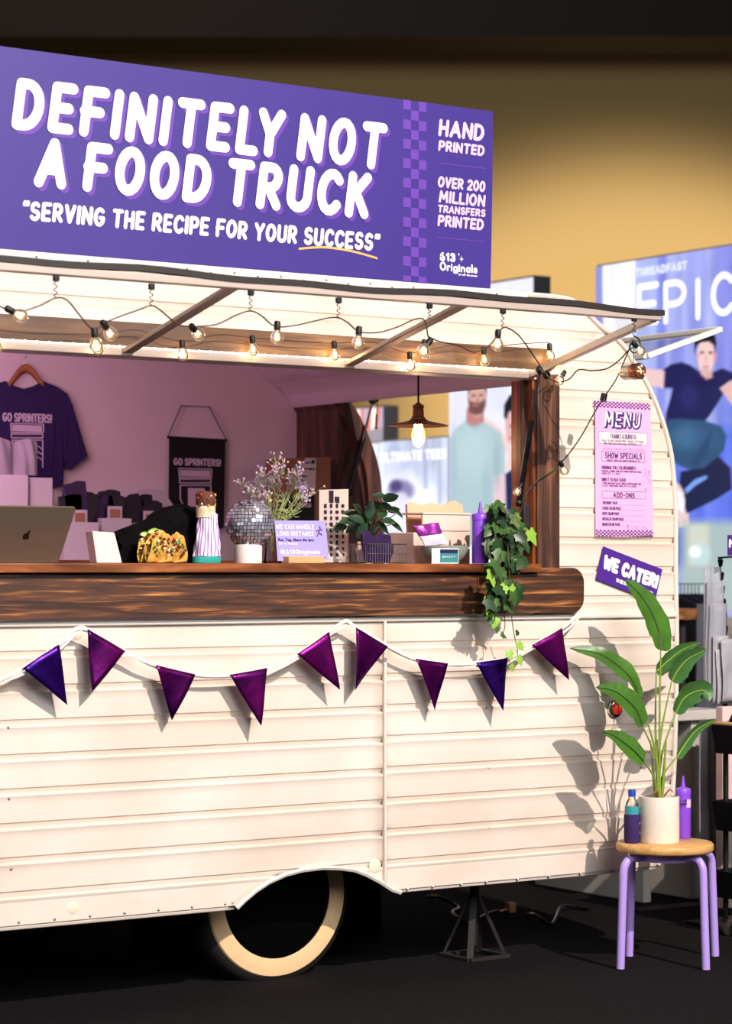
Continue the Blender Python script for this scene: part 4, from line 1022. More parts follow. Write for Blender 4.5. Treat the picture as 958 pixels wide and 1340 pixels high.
for i, (px, py, a) in enumerate(((189, 702, .3), (199, 697, -.2), (206, 699, .5))):
    q = at(px, py, .015); L = empty('lime_wedge', q, ['lime wedge resting on the tacos, leftmost of the three wedges', 'lime wedge in the middle of the three on the tacos', 'lime wedge on the tacos, nearest to the striped wrapper'][i], 'lime', 'lime wedges on the tacos')
    mb = MB(); mb.grid(lambda u, v: q + V((.020 * math.cos(PI * u) * math.sin(.1 + v * 1.4), -.008 * v * math.sin(PI * u) - .004, .013 * math.sin(PI * u) * (.3 + .7 * v))), 12, 4); mb.build('peel', 'lime', L, solid=.002, angle=80)
    MB().sheet([q + V((.019 * math.cos(PI * k / 10), -.010, .0125 * math.sin(PI * k / 10) - .002)) for k in range(11)], (0, .004, 0)).build('flesh', 'lime_flesh', L, smooth=False)
    L.rotation_euler = (0, a, 0)

# wrapped burrito on a teal tin
YBu = -.004; s_ = ppm(YBu, 270)
tx = P_(270, YBu); tin = MB().lathe((tx, YBu, CZ), [(.044, 0), (.046, .002), (.046, .018), (.043, .020), (.0001, .020)], 32, sx=1, sy=.8).build('teal_tray', 'teal', None); tag(tin, 'round teal tin under the wrapped burrito', 'tin')
BU = empty('burrito', (tx, YBu, CZ + .0205), 'half-eaten burrito standing upright in lilac striped paper on a teal tin', 'burrito')
def bur(u, v, r0=.0):
    z = Z_(270, 729, YBu) + (Z_(270, 672, YBu) - Z_(270, 729, YBu)) * v; z = CZ + .021 + (Z_(270, 672, YBu) - CZ - .021) * v
    xc = tx + .002 + .004 * v; wv = .045 * (1 - v) ** 1.6 * .22 + .034 - .004 * v
    a = 2 * PI * u; k = 1 + .07 * math.sin(a * 5 + v * 9) + .05 * math.sin(a * 11 - v * 6)
    return V((xc + math.cos(a) * wv * k, YBu + math.sin(a) * wv * .8 * k, z + .003 * math.sin(a * 4) * (1 if v > .95 else 0)))
mb = MB(); nu, nv = 66, 16; mb.grid(bur, nu, nv); mb.mi = [(1 if (f[0] // (nv + 1)) % 3 == 0 else 0) for f in mb.f]
mb.build('striped_wrapper', ['stripe_white', 'stripe_purple'], BU, angle=60, fix=True)
zc = Z_(268, 673, YBu)
MB().lathe((tx - .002, YBu, zc - .01), [(.030, 0), (.031, .02), (.030, .045), (.028, .062), (.024, .066)], 24, sx=.98, sy=.85).build('tortilla', 'tortilla_pale', BU)
MB().lathe((tx - .003, YBu, zc - .01), [(.0285, .036), (.0305, .05), (.0295, .07), (.022, .078), (.0001, .080)], 20).build('filling_core', 'meat', BU)
RR = random.Random(9)
for k in range(44):
    a = RR.uniform(0, 6.28); z = RR.uniform(.034, .078); r = .029 if z < .07 else RR.uniform(0, .026)
    MB().ball((tx - .003 + r * math.cos(a), YBu + r * math.sin(a), zc - .01 + z), RR.uniform(.003, .0055), 6, 4).build('filling', RR.choice(['meat', 'meat', 'salsa', 'tortilla', 'onion', 'tortilla']), BU)

# mirror ball on a white pot
YDb = .06; bc = at(327, 686, YDb); br = 32.2 / ppm(YDb, 327); pc = P_(324.5, YDb); pr = 18.5 / ppm(YDb, 324)
pt = MB().lathe((pc, YDb, CZ), [(pr * .97, 0), (pr, .003), (pr, .056), (pr * .93, .058), (pr * .9, .05), (.0001, .05)], 40).build('pot', 'ceramic', None); tag(pt, 'small white round pot carrying the mirror ball', 'pot')
bc = V((bc.x, YDb, max(bc.z, CZ + .05 + br * .93)))
DB = empty('disco_ball', (bc.x, YDb, CZ + .058), 'mirror-tiled disco ball sitting on a small white pot', 'disco ball')
MB().ball(bc, br * .975, 32, 20).build('core', 'disco_core', DB)
mb = MB(); rows = 21; RR = random.Random(3)
for i in range(rows):
    la = -PI / 2 + PI * (i + .5) / rows; n_ = max(4, int(2 * rows * math.cos(la)))
    for k in range(n_):
        lo = 2 * PI * k / n_ + i * .1; e = PI / rows * .5 * .84
        nrm2 = V((math.cos(la) * math.cos(lo), math.cos(la) * math.sin(lo), math.sin(la))); uu = V((-math.sin(lo), math.cos(lo), 0)); vv = nrm2.cross(uu)
        jn = (nrm2 + uu * RR.gauss(0, .16) + vv * RR.gauss(0, .16)).normalized(); uu = (uu - jn * uu.dot(jn)).normalized(); vv = jn.cross(uu)
        c_ = bc + nrm2 * br; ew = min(e, PI * math.cos(la) / n_ * .86) * br; eh = e * br
        mb.add([c_ - uu * ew - vv * eh, c_ + uu * ew - vv * eh, c_ + uu * ew + vv * eh, c_ - uu * ew + vv * eh], [(0, 1, 2, 3)])
tag(mb.build('mirror_tile', 'mirror', DB, smooth=False, fix=False), kind='stuff')

# vase with flower sprigs
YV = .13; vx = P_(357, YV)
VS = empty('flower_vase', (vx, YV, CZ), 'ribbed clear glass vase of pink and lilac flower sprigs behind the small card', 'vase')
MB().lathe((vx, YV, CZ), [(.026, 0), (.028, .004), (.026, .03), (.027, .08), (.031, .135), (.029, .135), (.025, .08), (.024, .03), (.024, .006), (.0001, .006)], 28).build('glass', 'glass_thin', VS, fix=False)
tips = [(372, 600), (384, 612), (395, 604), (352, 618), (340, 613), (333, 635), (322, 629), (313, 627), (399, 640), (412, 640), (361, 598), (389, 625), (345, 640), (365, 622), (403, 645), (377, 640), (335, 625), (392, 612), (350, 628), (358, 610), (400, 630)]
RR = random.Random(5); base = V((vx, YV, CZ + .03))
bl = {'sprig_pink': MB(), 'sprig_lilac': MB()}; stm = MB(); lfm = MB()
for px, py in tips:
    tip = at(px, py, YV + RR.uniform(-.05, .05)); mid = base.lerp(tip, .5) + V((0, 0, .03)); pth = bez([base, V((vx, YV, CZ + .12)), mid, tip], 5)
    stm.tube(pth, .0010, 4)
    for k in range(17):
        d_ = RR.uniform(0, 1) ** .8; p = tip.lerp(mid, d_ * .36) + V((RR.gauss(0, .011), RR.gauss(0, .011), RR.gauss(0, .010)))
        mmb = bl['sprig_pink' if RR.random() < .6 else 'sprig_lilac']
        stm.tube([tip.lerp(mid, min(1, d_ * .5 + .1)), p], .0005, 3)
        for j in range(4):
            a = j * PI / 2 + RR.uniform(0, 1); dd_ = V((math.cos(a), RR.uniform(-.6, .6), math.sin(a))) * .0042; e = V((-dd_.z, 0, dd_.x)) * .4
            mmb.add([p, p + dd_ * .6 + e, p + dd_ * 1.2, p + dd_ * .6 - e], [(0, 1, 2, 3)])
for px, py in [(350, 650), (375, 645), (385, 655), (360, 640), (395, 668), (340, 655), (368, 630), (380, 668), (352, 635), (390, 650), (372, 655), (362, 660), (400, 660), (345, 665)]:
    tip = at(px, py, YV + RR.uniform(-.05, .05)); pth = bez([base, V((vx, YV, CZ + .10)), tip], 5); stm.tube(pth, .0010, 4)
    for k in range(16):
        q = pth[-1].lerp(pth[max(0, len(pth) - 6)], RR.random()); dd_ = V((RR.uniform(-1, 1), RR.uniform(-.6, .6), RR.uniform(-.1, 1))).normalized() * .022; e = V((-dd_.z, 0, dd_.x)) * .09
        lfm.add([q, q + dd_ * .5 + e, q + dd_, q + dd_ * .5 - e], [(0, 1, 2, 3)])
for k_, b_ in bl.items(): tag(b_.build('blossoms', k_, VS, smooth=False, fix=False), kind='stuff')
tag(lfm.build('foliage', 'sprig_green', VS, smooth=False, fix=False), kind='stuff'); tag(stm.build('stems', 'sprig_green', VS, fix=False), kind='stuff')

# card in a wooden holder
YK = -.008
CD = empty('sign_card', (P_(398, YK), YK, CZ), 'pale lilac handle-with-care style card in a wooden holder before the vase', 'card')
CD['label'] = 'pale lilac printed card WE CAN HANDLE LONG DISTANCE in a wooden holder'
MB().sheet([at(359.5, 681, YK), at(426, 681.5, YK), at(430.5, 733, YK), at(363.5, 734, YK)], (0, .002, 0)).build('card', 'card_lilac', CD, smooth=False)
hx0, hx1 = at(378, 730, YK - .03).x, at(425, 730, YK - .03).x; MB().box((hx0, YK - .03, CZ), (hx1, YK + .015, CZ + .021)).build('holder', 'pine', CD, bevel=.002)
YKT = YK - .0008
def cl(t, pl, pb, pr, cap, th, m): line_on(MB(), t, pl, pb, pr, cap, th, YKT, n=6).build('lettering', m, CD, smooth=False, fix=False)
cl('WE CAN HANDLE', 361, 692.5, 411, 6.5, 1.3, 'ink_white'); cl('LONG DISTANCE', 362, 701.5, 411, 6.5, 1.3, 'ink_white'); cl('Run, Tag, Share the love', 364, 708, 411, 4, .9, 'ink_purple')
cl('for a chance', 365, 713, 390, 4, .8, 'ink_white'); cl('@613Originals', 367, 725, 419, 6, 1.6, 'ink_white'); cl('#sprinters   #neverhandshakes', 368, 730, 426, 2.4, .7, 'ink_plum')
mb = MB()
for a, b, c_, d_ in ((418, 688, 419, 692), (419, 692, 417, 697), (417, 697, 421, 700), (414, 695, 422, 693), (417, 697, 415, 702)): mb.tube([at(a, b, YKT), at(c_, d_, YKT)], .0018, 5)
mb.build('runner_print', 'ink_plum', CD)

# things between card and hatch end
pq = MB().sheet([at(418, 641, .40), at(456, 640, .46), at(456, 736, .38), at(418, 736, .33)], (0, .003, 0)); psh = pq.build('leaning_sheet', 'paper_grey', None, smooth=False)
tag(psh, 'tall grey sheet printed with rows of little icons behind the lilac card', 'paper')
mb = MB(); RR = random.Random(6)
for r in range(11):
    for c_ in range(4):
        px, py = 426 + c_ * 7.6, 646 + r * 8.0
        if r == 0 and c_ != 1: continue
        if r == 1 and c_ not in (1, 2): continue
        f_ = (px - 418) / 38; yy = .40 + .06 * f_ - .07 * (py - 641) / 95 - .008
        w_, h_ = RR.uniform(1.2, 2.2), RR.uniform(1.5, 3)
        if r < 2: w_, h_ = 3, 4
        a = at(px - w_, py + h_, yy); b = at(px + w_, py - h_, yy); mb.sheet([a, V((b.x, yy, a.z)), b, V((a.x, yy, b.z))], (0, .0005, 0))
mb.build('icon_print', 'ink_dark', psh, smooth=False, fix=False)

# back counter
t = MB(); t.box((XL, 1.50, BCZ - .03), (1.30, 2.08, BCZ)); t.build('back_counter', 'wood_shelf', TR, bevel=.003)
boxq('cardboard_box', [(372, 600), (433, 598), (433, 690), (372, 690)], 1.72, .14, 'cardboard', 'brown cardboard box with white shipping label behind the flowers', 'box')
cbx = COL.objects[-1] if False else bpy.data.objects['cardboard_box']
YB1 = 1.715
MB().sheet([at(400, 599, YB1), at(414, 600, YB1), at(413, 640, YB1), at(385, 640, YB1)], (0, .002, 0)).build('shipping_label', 'paper_grey', cbx, smooth=False)
for t_, a, b, c_, h_ in (('UPS', 398, 607, 410, 3), ('HP 18000401', 399, 615, 412, 3), ('MESSRS 21', 393, 624, 402, 2), ('BOX 2 OF 4', 391, 630, 401, 2)): line_on(MB(), t_, a, b, c_, h_, .8, YB1 - .001, n=5).build('lettering', 'ink_dark', cbx, smooth=False, fix=False)
MB().box(at(408, 606, YB1 - .001), at(412, 602, YB1 - .002)).build('label_mark', 'ink_dark', cbx, smooth=False)
q0, q1 = at(384, 731, 1.5), at(416, 648, 1.5)
bk = MB().box((q0.x, 1.52, BCZ + .0005), (q1.x, 1.60, q1.z)).build('black_box', 'black', None, bevel=.003); tag(bk, 'black box lettered in pale ink between flowers and printed sheet', 'box')
line_on(MB(), 'ESPRESSO', 386, 664, 407, 6, 1.2, 1.518, n=6).build('lettering', 'shirt_ink', bk, smooth=False, fix=False)
sup = MB().box((at(374, 700, 1.75).x, 1.73, BCZ + .0005), (at(433, 700, 1.75).x, 1.85, Z_(400, 690.2, 1.72) - .001)).build('cardboard_box', 'cardboard', None, bevel=.003); tag(sup, 'lower brown carton under the labelled cardboard box', 'box')

ORD = ['leftmost', 'second from the left', 'third from the left', 'fourth from the left', 'fifth from the left', 'sixth from the left', 'seventh from the left', 'eighth from the left', 'rightmost']
# bins of packets on the back counter
def bin_(pxl, pxr, ptop, Y, lab, seed, card=True, fan=5):
    x0, x1 = at(pxl, 700, Y).x, at(pxr, 700, Y).x; z1 = Z_(pxl, ptop, Y)
    o = obox('paper_bin', x0, x1, Y, Y + .12, BCZ + .0006, z1, 'bin_white', lab, 'bin', 'paper bins on the back counter')
    RR = random.Random(seed); hh = z1 - BCZ
    for k in range(fan):
        xx = x0 + (x1 - x0) * (.36 + .28 * k / max(fan - 1, 1)); yy = Y + .03 + .014 * (k % 5); w_ = RR.uniform(.035, .05); h = RR.uniform(.17, .22) + .02 * (k % 3); a = RR.uniform(-.35, .35)
        R = Matrix.Rotation(a, 3, 'Y'); zb_ = BCZ + .03
        c4 = [V((xx, yy, zb_)) + R @ V(p) for p in ((-w_, 0, 0), (w_, 0, 0), (w_, 0, h), (w_ * .3, 0, h + .006), (-w_ * .2, 0, h), (-w_, 0, h - .004))]
        zmin = min(p.z for p in c4)
        pk = MB().sheet([p + V((0, 0, max(0, BCZ + .012 - zmin))) for p in c4], (0, .008, 0)).build('packet', RR.choice(['packet_dark', 'packet_dark', 'packet_purple']), None, bevel=.002)
        tag(pk, '%s dark foil packet in the %s' % (ORD[k], ['paper bin nearest the laptop', 'middle paper bin', 'paper bin nearest the burrito'][seed]), 'packet', ['packets in the bin by the laptop', 'packets in the middle bin', 'packets in the bin by the burrito'][seed])
    if card:
        xx = (x0 + x1) / 2; cc = MB().box((xx - .03, Y + .012, BCZ + .03), (xx + .03, Y + .016, z1 + .045)).build('product_card', 'bin_white', None, smooth=False)
        tag(cc, ['white framed card in the bin nearest the laptop', 'white framed card in the middle paper bin', 'white framed card in the bin nearest the burrito'][seed], 'card', None)
        MB().box((xx - .021, Y + .010, z1 + .002), (xx + .021, Y + .012, z1 + .034)).build('card_print', 'cardboard', cc, smooth=False)
    return o
bin_(84, 129, 683, 1.58, 'white paper bin of dark packets nearest the laptop', 0, fan=6)
bin_(133, 172, 678, 1.62, 'middle white paper bin full of dark packets', 1, fan=6)
bin_(176, 222, 684, 1.66, 'white paper bin of dark packets nearest the burrito', 2, fan=5)
mb = MB().sheet([at(196, 640, 1.9), at(214, 642, 1.9), at(228, 663, 1.9), V((at(228, 735, 1.9).x, 1.9, BCZ + .0006)), V((at(196, 735, 1.9).x, 1.9, BCZ + .0006))], (0, .1, 0)); o = mb.build('paper_bag', 'bin_white', None, smooth=False); tag(o, 'pale paper bag with slanted top behind the packet bins', 'bag')
# white boxes behind the laptop
x0, x1 = at(-40, 700, 1.6).x, at(37, 700, 1.6).x; o = MB().box((x0, 1.6, BCZ + .0005), (x1, 1.72, Z_(10, 621, 1.6))).build('white_carton', 'bin_white', None, bevel=.002); tag(o, 'tall white carton at the frame edge behind the laptop', 'box', 'white cartons behind the laptop')
x0, x1 = at(40, 700, 1.63).x, at(69, 700, 1.63).x; o = MB().box((x0, 1.63, BCZ + .0005), (x1, 1.72, Z_(55, 625, 1.63))).build('white_carton', 'bin_white', None, bevel=.002); tag(o, 'narrow white carton behind the laptop beside the dark packets', 'box', 'white cartons behind the laptop')
mb = MB().sheet([at(70, 641, 1.7), at(76, 642, 1.7), at(84, 663, 1.7), V((at(84, 733, 1.7).x, 1.7, BCZ + .0006)), V((at(70, 733, 1.7).x, 1.7, BCZ + .0006))], (0, .1, 0)); o = mb.build('envelope', 'paper_grey', None, smooth=False); tag(o, 'grey paper envelope leaning between white carton and dark packets', 'envelope')
# folded pale garments on the cartons
for i, (pts, lab) in enumerate((([(-25, 577), (5, 572), (14, 576), (22, 622), (-25, 621)], 'folded lilac garment standing on the white cartons at the frame edge'), ([(24, 574), (40, 574), (54, 582), (55, 600), (56, 624.5), (26, 623)], 'folded grey garment standing on the narrow white carton'))):
    mb = MB(); yb = 1.62 - .0 * i
    C_ = [at(a, b, yb) for a, b in pts]; xs_ = [p.x for p in C_]; xa, xb = min(xs_), max(xs_); z0_ = max(Z_(10, 621, 1.6), Z_(55, 625, 1.63)) + .001; zt_ = max(p.z for p in C_)
    mb.grid(lambda u, v: V((xa + (xb - xa) * (u * (1 - .06 * v) + .02 * v), yb + .04 - .034 * math.sin(PI * u) ** .5 * (.6 + .4 * math.sin(v * PI)) + .004 * math.sin(u * 14 + v * 3), z0_ + (zt_ - z0_) * v - .015 * v * (2 * u - 1) ** 2)), 24, 14)
    mb.grid(lambda u, v: V((xa + (xb - xa) * u, yb + .055, z0_ + (zt_ - z0_) * v - .015 * v * (2 * u - 1) ** 2)), 8, 4)
    o = mb.build('folded_garment', 'cloth_pale', None, angle=80); tag(o, lab, 'garment')

# T-shirt on a hanger, and the black pennant, on the inner wall
YT = YB - .075
TS = empty('t_shirt', at(32, 637, YT), 'dark navy T-shirt printed GO SPRINTERS! hanging on a wooden hanger', 'shirt')
half = [(0, 512), (13, 508), (26, 499), (44, 506), (58, 515), (66, 532), (83, 597), (70, 613), (58, 614.5), (52, 602), (50.5, 637)]
outl_ = [(32 + a, b) for a, b in half] ; cxp = 32
outl_ = [(32, 509), (46, 505), (57, 499), (75, 506), (88, 515), (95, 530), (115, 597), (93, 614), (87, 613), (84, 600), (83, 637), (32, 640)]
left = [(64 - a, b - (a - 32) * .02) for a, b in outl_[1:-1]][::-1]
poly = [at(a, b, YT) for a, b in outl_ + left]
bm_ = MB(); bm_.sheet(poly, (0, .02, 0)); ts = bm_.build('body', 'cloth_navy', TS, smooth=False)
for a, b, c_, d_ in ((86, 540, 84, 600), (70, 530, 66, 630), (78, 560, 80, 632), (96, 545, 104, 600)): MB().tube([at(a, b, YT - .001), at((a + c_) / 2 + 1, (b + d_) / 2, YT - .006), at(c_, d_, YT - .001)], [.002, .006, .003], 6).build('fold', 'cloth_navy', TS)
MB().tube(bez([at(10, 501, YT), at(22, 510, YT - .004), at(34, 512, YT - .004), at(46, 508, YT - .004), at(57, 500, YT)], 5), .004, 6).build('collar', 'cloth_navy', TS)
line_on(MB(), 'GO SPRINTERS!', 3, 551.5, 68, 12, 2.4, YT - .004, gap=.28, n=6).build('lettering', 'shirt_ink', TS, smooth=False, fix=False)
def press(Y, ox, oy, k, parent):
    mb = MB()
    def ln(a, b, c_, d_, r=.9): mb.tube([at(ox + a * k, oy + b * k, Y), at(ox + c_ * k, oy + d_ * k, Y)], r * k / ppm(Y, ox), 4)
    for x0, y0, x1, y1 in ((0, 0, 43, 1), (0, 0, 1, 12), (43, 1, 43, 12), (0, 12, 43, 12), (1, 14, 42, 14), (1, 19, 42, 19), (1, 14, 1, 19), (42, 14, 42, 19), (2, 22, 2, 40), (42, 22, 42, 58), (2, 40, 8, 52), (36, 30, 42, 34), (35, 37, 42, 41), (35, 44, 42, 48), (2, 22, 42, 22)): ln(x0, y0, x1, y1)
    a, b = at(ox + 2 * k, oy + 10 * k, Y), at(ox + 41 * k, oy + 3 * k, Y)
    mb.sheet([a, V((b.x, Y, a.z)), b, V((a.x, Y, b.z))], (0, .0006, 0))
    a, b = at(ox + 12 * k, oy + 50 * k, Y), at(ox + 34 * k, oy + 26 * k, Y)
    mb.sheet([a, V((b.x, Y, a.z)), b, V((a.x, Y, b.z))], (0, .0006, 0))
    mb.build('press_print', 'shirt_ink', parent, smooth=False)
press(YT - .004, 14, 554, 1.0, TS)
HG = empty('coat_hanger', at(32, 500, YT), 'wooden coat hanger holding the navy T-shirt on the pink wall', 'hanger')
mb = MB(); mb.grid(lambda u, v: at(11 + 46 * u, 502 - 25 * math.sin(PI * u) ** 1.3 + 7 * v * (.5 + math.sin(PI * u)), YT - .012 + .018 * v), 20, 2); mb.build('bar', 'hanger', HG, solid=.010)
MB().tube(bez([at(32, 482, YT), at(32, 470, YT), at(35, 464, YT), at(32, 459, YT), at(27, 462, YT)], 5), .0018, 6).build('hook', 'steel', HG)
MB().tube([at(32, 459.5, YT), at(32, 459.5, YB - .02)], .003, 8).build('wall_peg', 'steel', HG)
YN = YB - .05
BN = empty('wall_banner', at(258, 688, YN), 'black felt banner printed GO SPRINTERS! hung by a cord on the pink wall', 'banner')
MB().sheet([at(222, 572, YN), at(295, 576, YN), at(293, 690, YN), at(258, 705, YN), at(221, 688, YN)], (0, .005, 0)).build('cloth', 'banner_black', BN, smooth=False)
MB().tube([at(219, 572, YN), at(297, 576.5, YN)], .005, 8).build('rod', 'banner_black', BN)
MB().tube([at(220, 571, YN), at(237, 531, YN), at(274, 532.5, YN), at(296, 575, YN)], .0022, 6).build('cord', 'cord_black', BN)
MB().tube([at(237, 531, YN), at(237, 531, YB - .02)], .003, 6).build('wall_peg', 'steel', BN); MB().tube([at(274, 532.5, YN), at(274, 532.5, YB - .02)], .003, 6).build('wall_peg', 'steel', BN)
line_on(MB(), 'GO SPRINTERS!', 227, 609, 289, 10, 2.3, YN - .002, gap=.28, n=6).build('lettering', 'shirt_ink', BN, smooth=False, fix=False)
press(YN - .002, 234, 613, 1.0, BN)

# dark leafed plant in small pink pot, packets in wire basket
def leaf_mesh(name, L, Wd, m, parent, n=8, curl=.15, lobed=False):
    mb = MB()
    if lobed:
        pr_ = [(0, 0), (.18, -.12), (.42, -.02), (.38, .22), (.55, .45), (.30, .52), (.22, .72), (0, 1.05), (-.22, .72), (-.30, .52), (-.55, .45), (-.38, .22), (-.42, -.02), (-.18, -.12)]
        c_ = (0, .30, .04); vs = [V((c_[0] * Wd, c_[1] * L, c_[2] * L))] + [V((a * Wd * 1.1, b * L, -.10 * L * (abs(a) * 1.6) ** 2 - .06 * L * b * b)) for a, b in pr_]
        mb.add(vs, [(0, i, i % 14 + 1) for i in range(1, 15)])
    else:
        for i in range(n + 1):
            t = i / n; wv = Wd * math.sin(PI * t ** .8) ** .8 * .5 if 0 < t < 1 else .0005
            z = -curl * L * t * t
            mb.v += [(-wv, L * t, z + wv * .35), (0, L * t, z), (wv, L * t, z + wv * .35)]
        for i in range(n):
            for k in (0, 1): mb.f.append((i * 3 + k, i * 3 + k + 1, i * 3 + k + 4, i * 3 + k + 3)); mb.mi.append(0)
    return mb.build(name, m, None, fix=False, angle=60, loc=(0, 0, 0))
def orient(o, p, dirv, up=(0, -1, .3), s=1.0):
    y = V(dirv).normalized(); x = y.cross(V(up)).normalized(); z = x.cross(y)
    Rm = Matrix((x, y, z)).transposed()
    o.location = V(p) - (o.parent.location if o.parent else V((0, 0, 0))); o.rotation_euler = Rm.to_euler(); o.scale = (s, s, s)
def leafcopy(proto, parent, p, d, up, s):
    o = proto if not proto.get('used') else proto.copy()
    if proto.get('used'): COL.objects.link(o)
    proto['used'] = 1
    if 'used' in o and o is not proto: del o['used']
    o.parent = parent; orient(o, p, d, up, s); return o
YPl = .26; px0 = P_(478, YPl)
PP = empty('potted_plant', (px0, YPl, CZ), 'small dark green leafy plant in a pink pot beside the wire basket', 'plant')
MB().lathe((px0, YPl, CZ), [(.024, 0), (.032, .05), (.034, .052), (.030, .052), (.0001, .046)], 24).build('pot', 'crate_white', PP)
LPt = leaf_mesh('leaf', .062, .034, 'leaf_dark', PP)
RR = random.Random(12); stx = MB(); bs_ = V((px0, YPl, CZ + .045))
for (px, py, dx, dz) in [(497, 649, -1, .3), (510, 652, 1, .4), (492, 662, -1, 0), (505, 664, 1, -.1), (500, 672, .4, .4), (517, 667, 1, .3), (525, 675, 1, -.3), (460, 672, -1, .2), (452, 682, -1, -.1), (470, 668, -.6, .5), (445, 690, -1, -.2), (480, 676, .2, .4), (462, 690, -.7, -.4), (488, 684, .6, -.1), (520, 690, .8, -.3), (474, 694, -.3, -.5), (500, 690, .5, -.3), (468, 680, -.9, .3), (484, 668, .1, .6), (510, 682, .9, .1)]:
    p = at(px, py, YPl + RR.uniform(-.06, .05)); d = V((dx, RR.uniform(-.4, .4), dz)).normalized(); q = p - d * .028
    leafcopy(LPt, PP, q, d, (RR.uniform(-.3, .3), -.8, .6), RR.uniform(.8, 1.15)); stx.tube(bez([bs_, bs_.lerp(q, .5) + V((0, 0, .02)), q], 4), .0014, 4)
stx.build('stem', 'leaf_dark', PP, fix=False)
o = MB().lathe((P_(474, .12), .12, CZ), [(.014, 0), (.018, .07), (.016, .07), (.013, .003)], 4).build('pink_cup', 'crate_white', None, smooth=False); tag(o, 'small square pink cup between printed sheet and wire basket', 'cup')
YW = .02; WBk = empty('wire_basket', (P_(507, YW), YW, CZ), 'black wire basket of purple packets beside the sage bowl', 'basket')
bx0, bx1 = P_(481, YW), P_(532, YW); bh = Z_(500, 712, YW)
mb = MB()
for z_, e in ((CZ + .003, -.004), (bh, 0)): mb.tube([(bx0 - e, YW - e, z_), (bx1 + e, YW - e, z_), (bx1 + e, YW + .10 + e, z_), (bx0 - e, YW + .10 + e, z_), (bx0 - e, YW - e, z_)], .0018, 5)
mb.tube([(bx0, YW, (CZ + bh) / 2), (bx1, YW, (CZ + bh) / 2), (bx1, YW + .1, (CZ + bh) / 2), (bx0, YW + .1, (CZ + bh) / 2), (bx0, YW, (CZ + bh) / 2)], .001, 4)
n_ = 15
for k in range(n_ + 1):
    x = bx0 + (bx1 - bx0) * k / n_; mb.tube([(x, YW, CZ + .003), (x, YW, bh)], .0009, 4); mb.tube([(x, YW + .1, CZ + .003), (x, YW + .1, bh)], .0009, 4); mb.tube([(x, YW, CZ + .003), (x, YW + .1, CZ + .003)], .0009, 4)
for k in range(10):
    y = YW + .01 * k; mb.tube([(bx0, y, CZ + .003), (bx0, y, bh)], .0009, 4); mb.tube([(bx1, y, CZ + .003), (bx1, y, bh)], .0009, 4)
mb.build('wire_frame', 'steel', WBk)
for k in range(9):
    x = bx0 + .014 + (bx1 - bx0 - .02) * k / 9; h = .075 + .014 * math.sin(k * 2.1) + (.01 if k < 3 else 0); a = .16 + .05 * math.sin(k * 3.3); R = Matrix.Rotation(a if k > 3 else -.05 - .2 * (k % 2), 3, 'Y')
    yy = YW + .012 + .009 * (k % 9); pk = MB().sheet([V((x, yy, CZ + .006)) + R @ V(p) for p in ((-.014, 0, 0), (.014, 0, 0), (.020, -.004, h * .6), (.018, 0, h), (-.018, 0, h + .004), (-.02, .002, h * .5))], (0, .006, 0)).build('packet', 'packet_purple', None, bevel=.0015)
    tag(pk, ORD[k] + ' purple foil packet standing in the wire basket', 'packet', 'packets in the wire basket')
# peach paper bag, white crate
YCr = .16; crx0, crx1 = P_(535, YCr), P_(615, YCr)
CR = empty('wooden_crate', ((crx0 + crx1) / 2, YCr, CZ), 'pale pink stepped wooden crate behind the sage bowl', 'crate')
zA, zB = Z_(540, 697, YCr), Z_(570, 673, YCr); xm = P_(553, YCr); dpt = .12
MB().box((crx0 - .002, YCr - .03, CZ), (xm, YCr + dpt, zA)).build('low_step', 'crate_white', CR, bevel=.002)
for k in range(3):
    z0_, z1_ = CZ + (zB - CZ) * k / 3, CZ + (zB - CZ) * (k + 1) / 3 - .002
    MB().box((xm + .001, YCr, z0_), (crx1, YCr + .009, z1_)).build('slat', 'crate_white', CR, bevel=.0015)
MB().box((crx1 - .009, YCr + .010, CZ), (crx1, YCr + dpt, zB - .002)).build('side_panel', 'crate_white', CR, bevel=.0015)
MB().box((xm + .001, YCr - .004, zB - .001), (crx1 + .003, YCr + dpt, zB + .006)).build('lid_board', 'crate_white', CR, bevel=.002)
YPb = .34; mb = MB()
bag = [(533, 660), (540, 657), (556, 661), (566, 658), (580, 661), (596, 655), (606, 662), (606, 672), (536, 672)]
mb.sheet([at(a, b, YPb - .02) for a, b in bag[:7]] + [V((P_(606, YPb - .02), YPb - .02, CZ)), V((P_(536, YPb - .02), YPb - .02, CZ))], (0, .012, 0))
o = mb.build('paper_bag', 'paper_peach', None, smooth=False); tag(o, 'crumpled peach paper bag showing above the pink crate', 'bag')
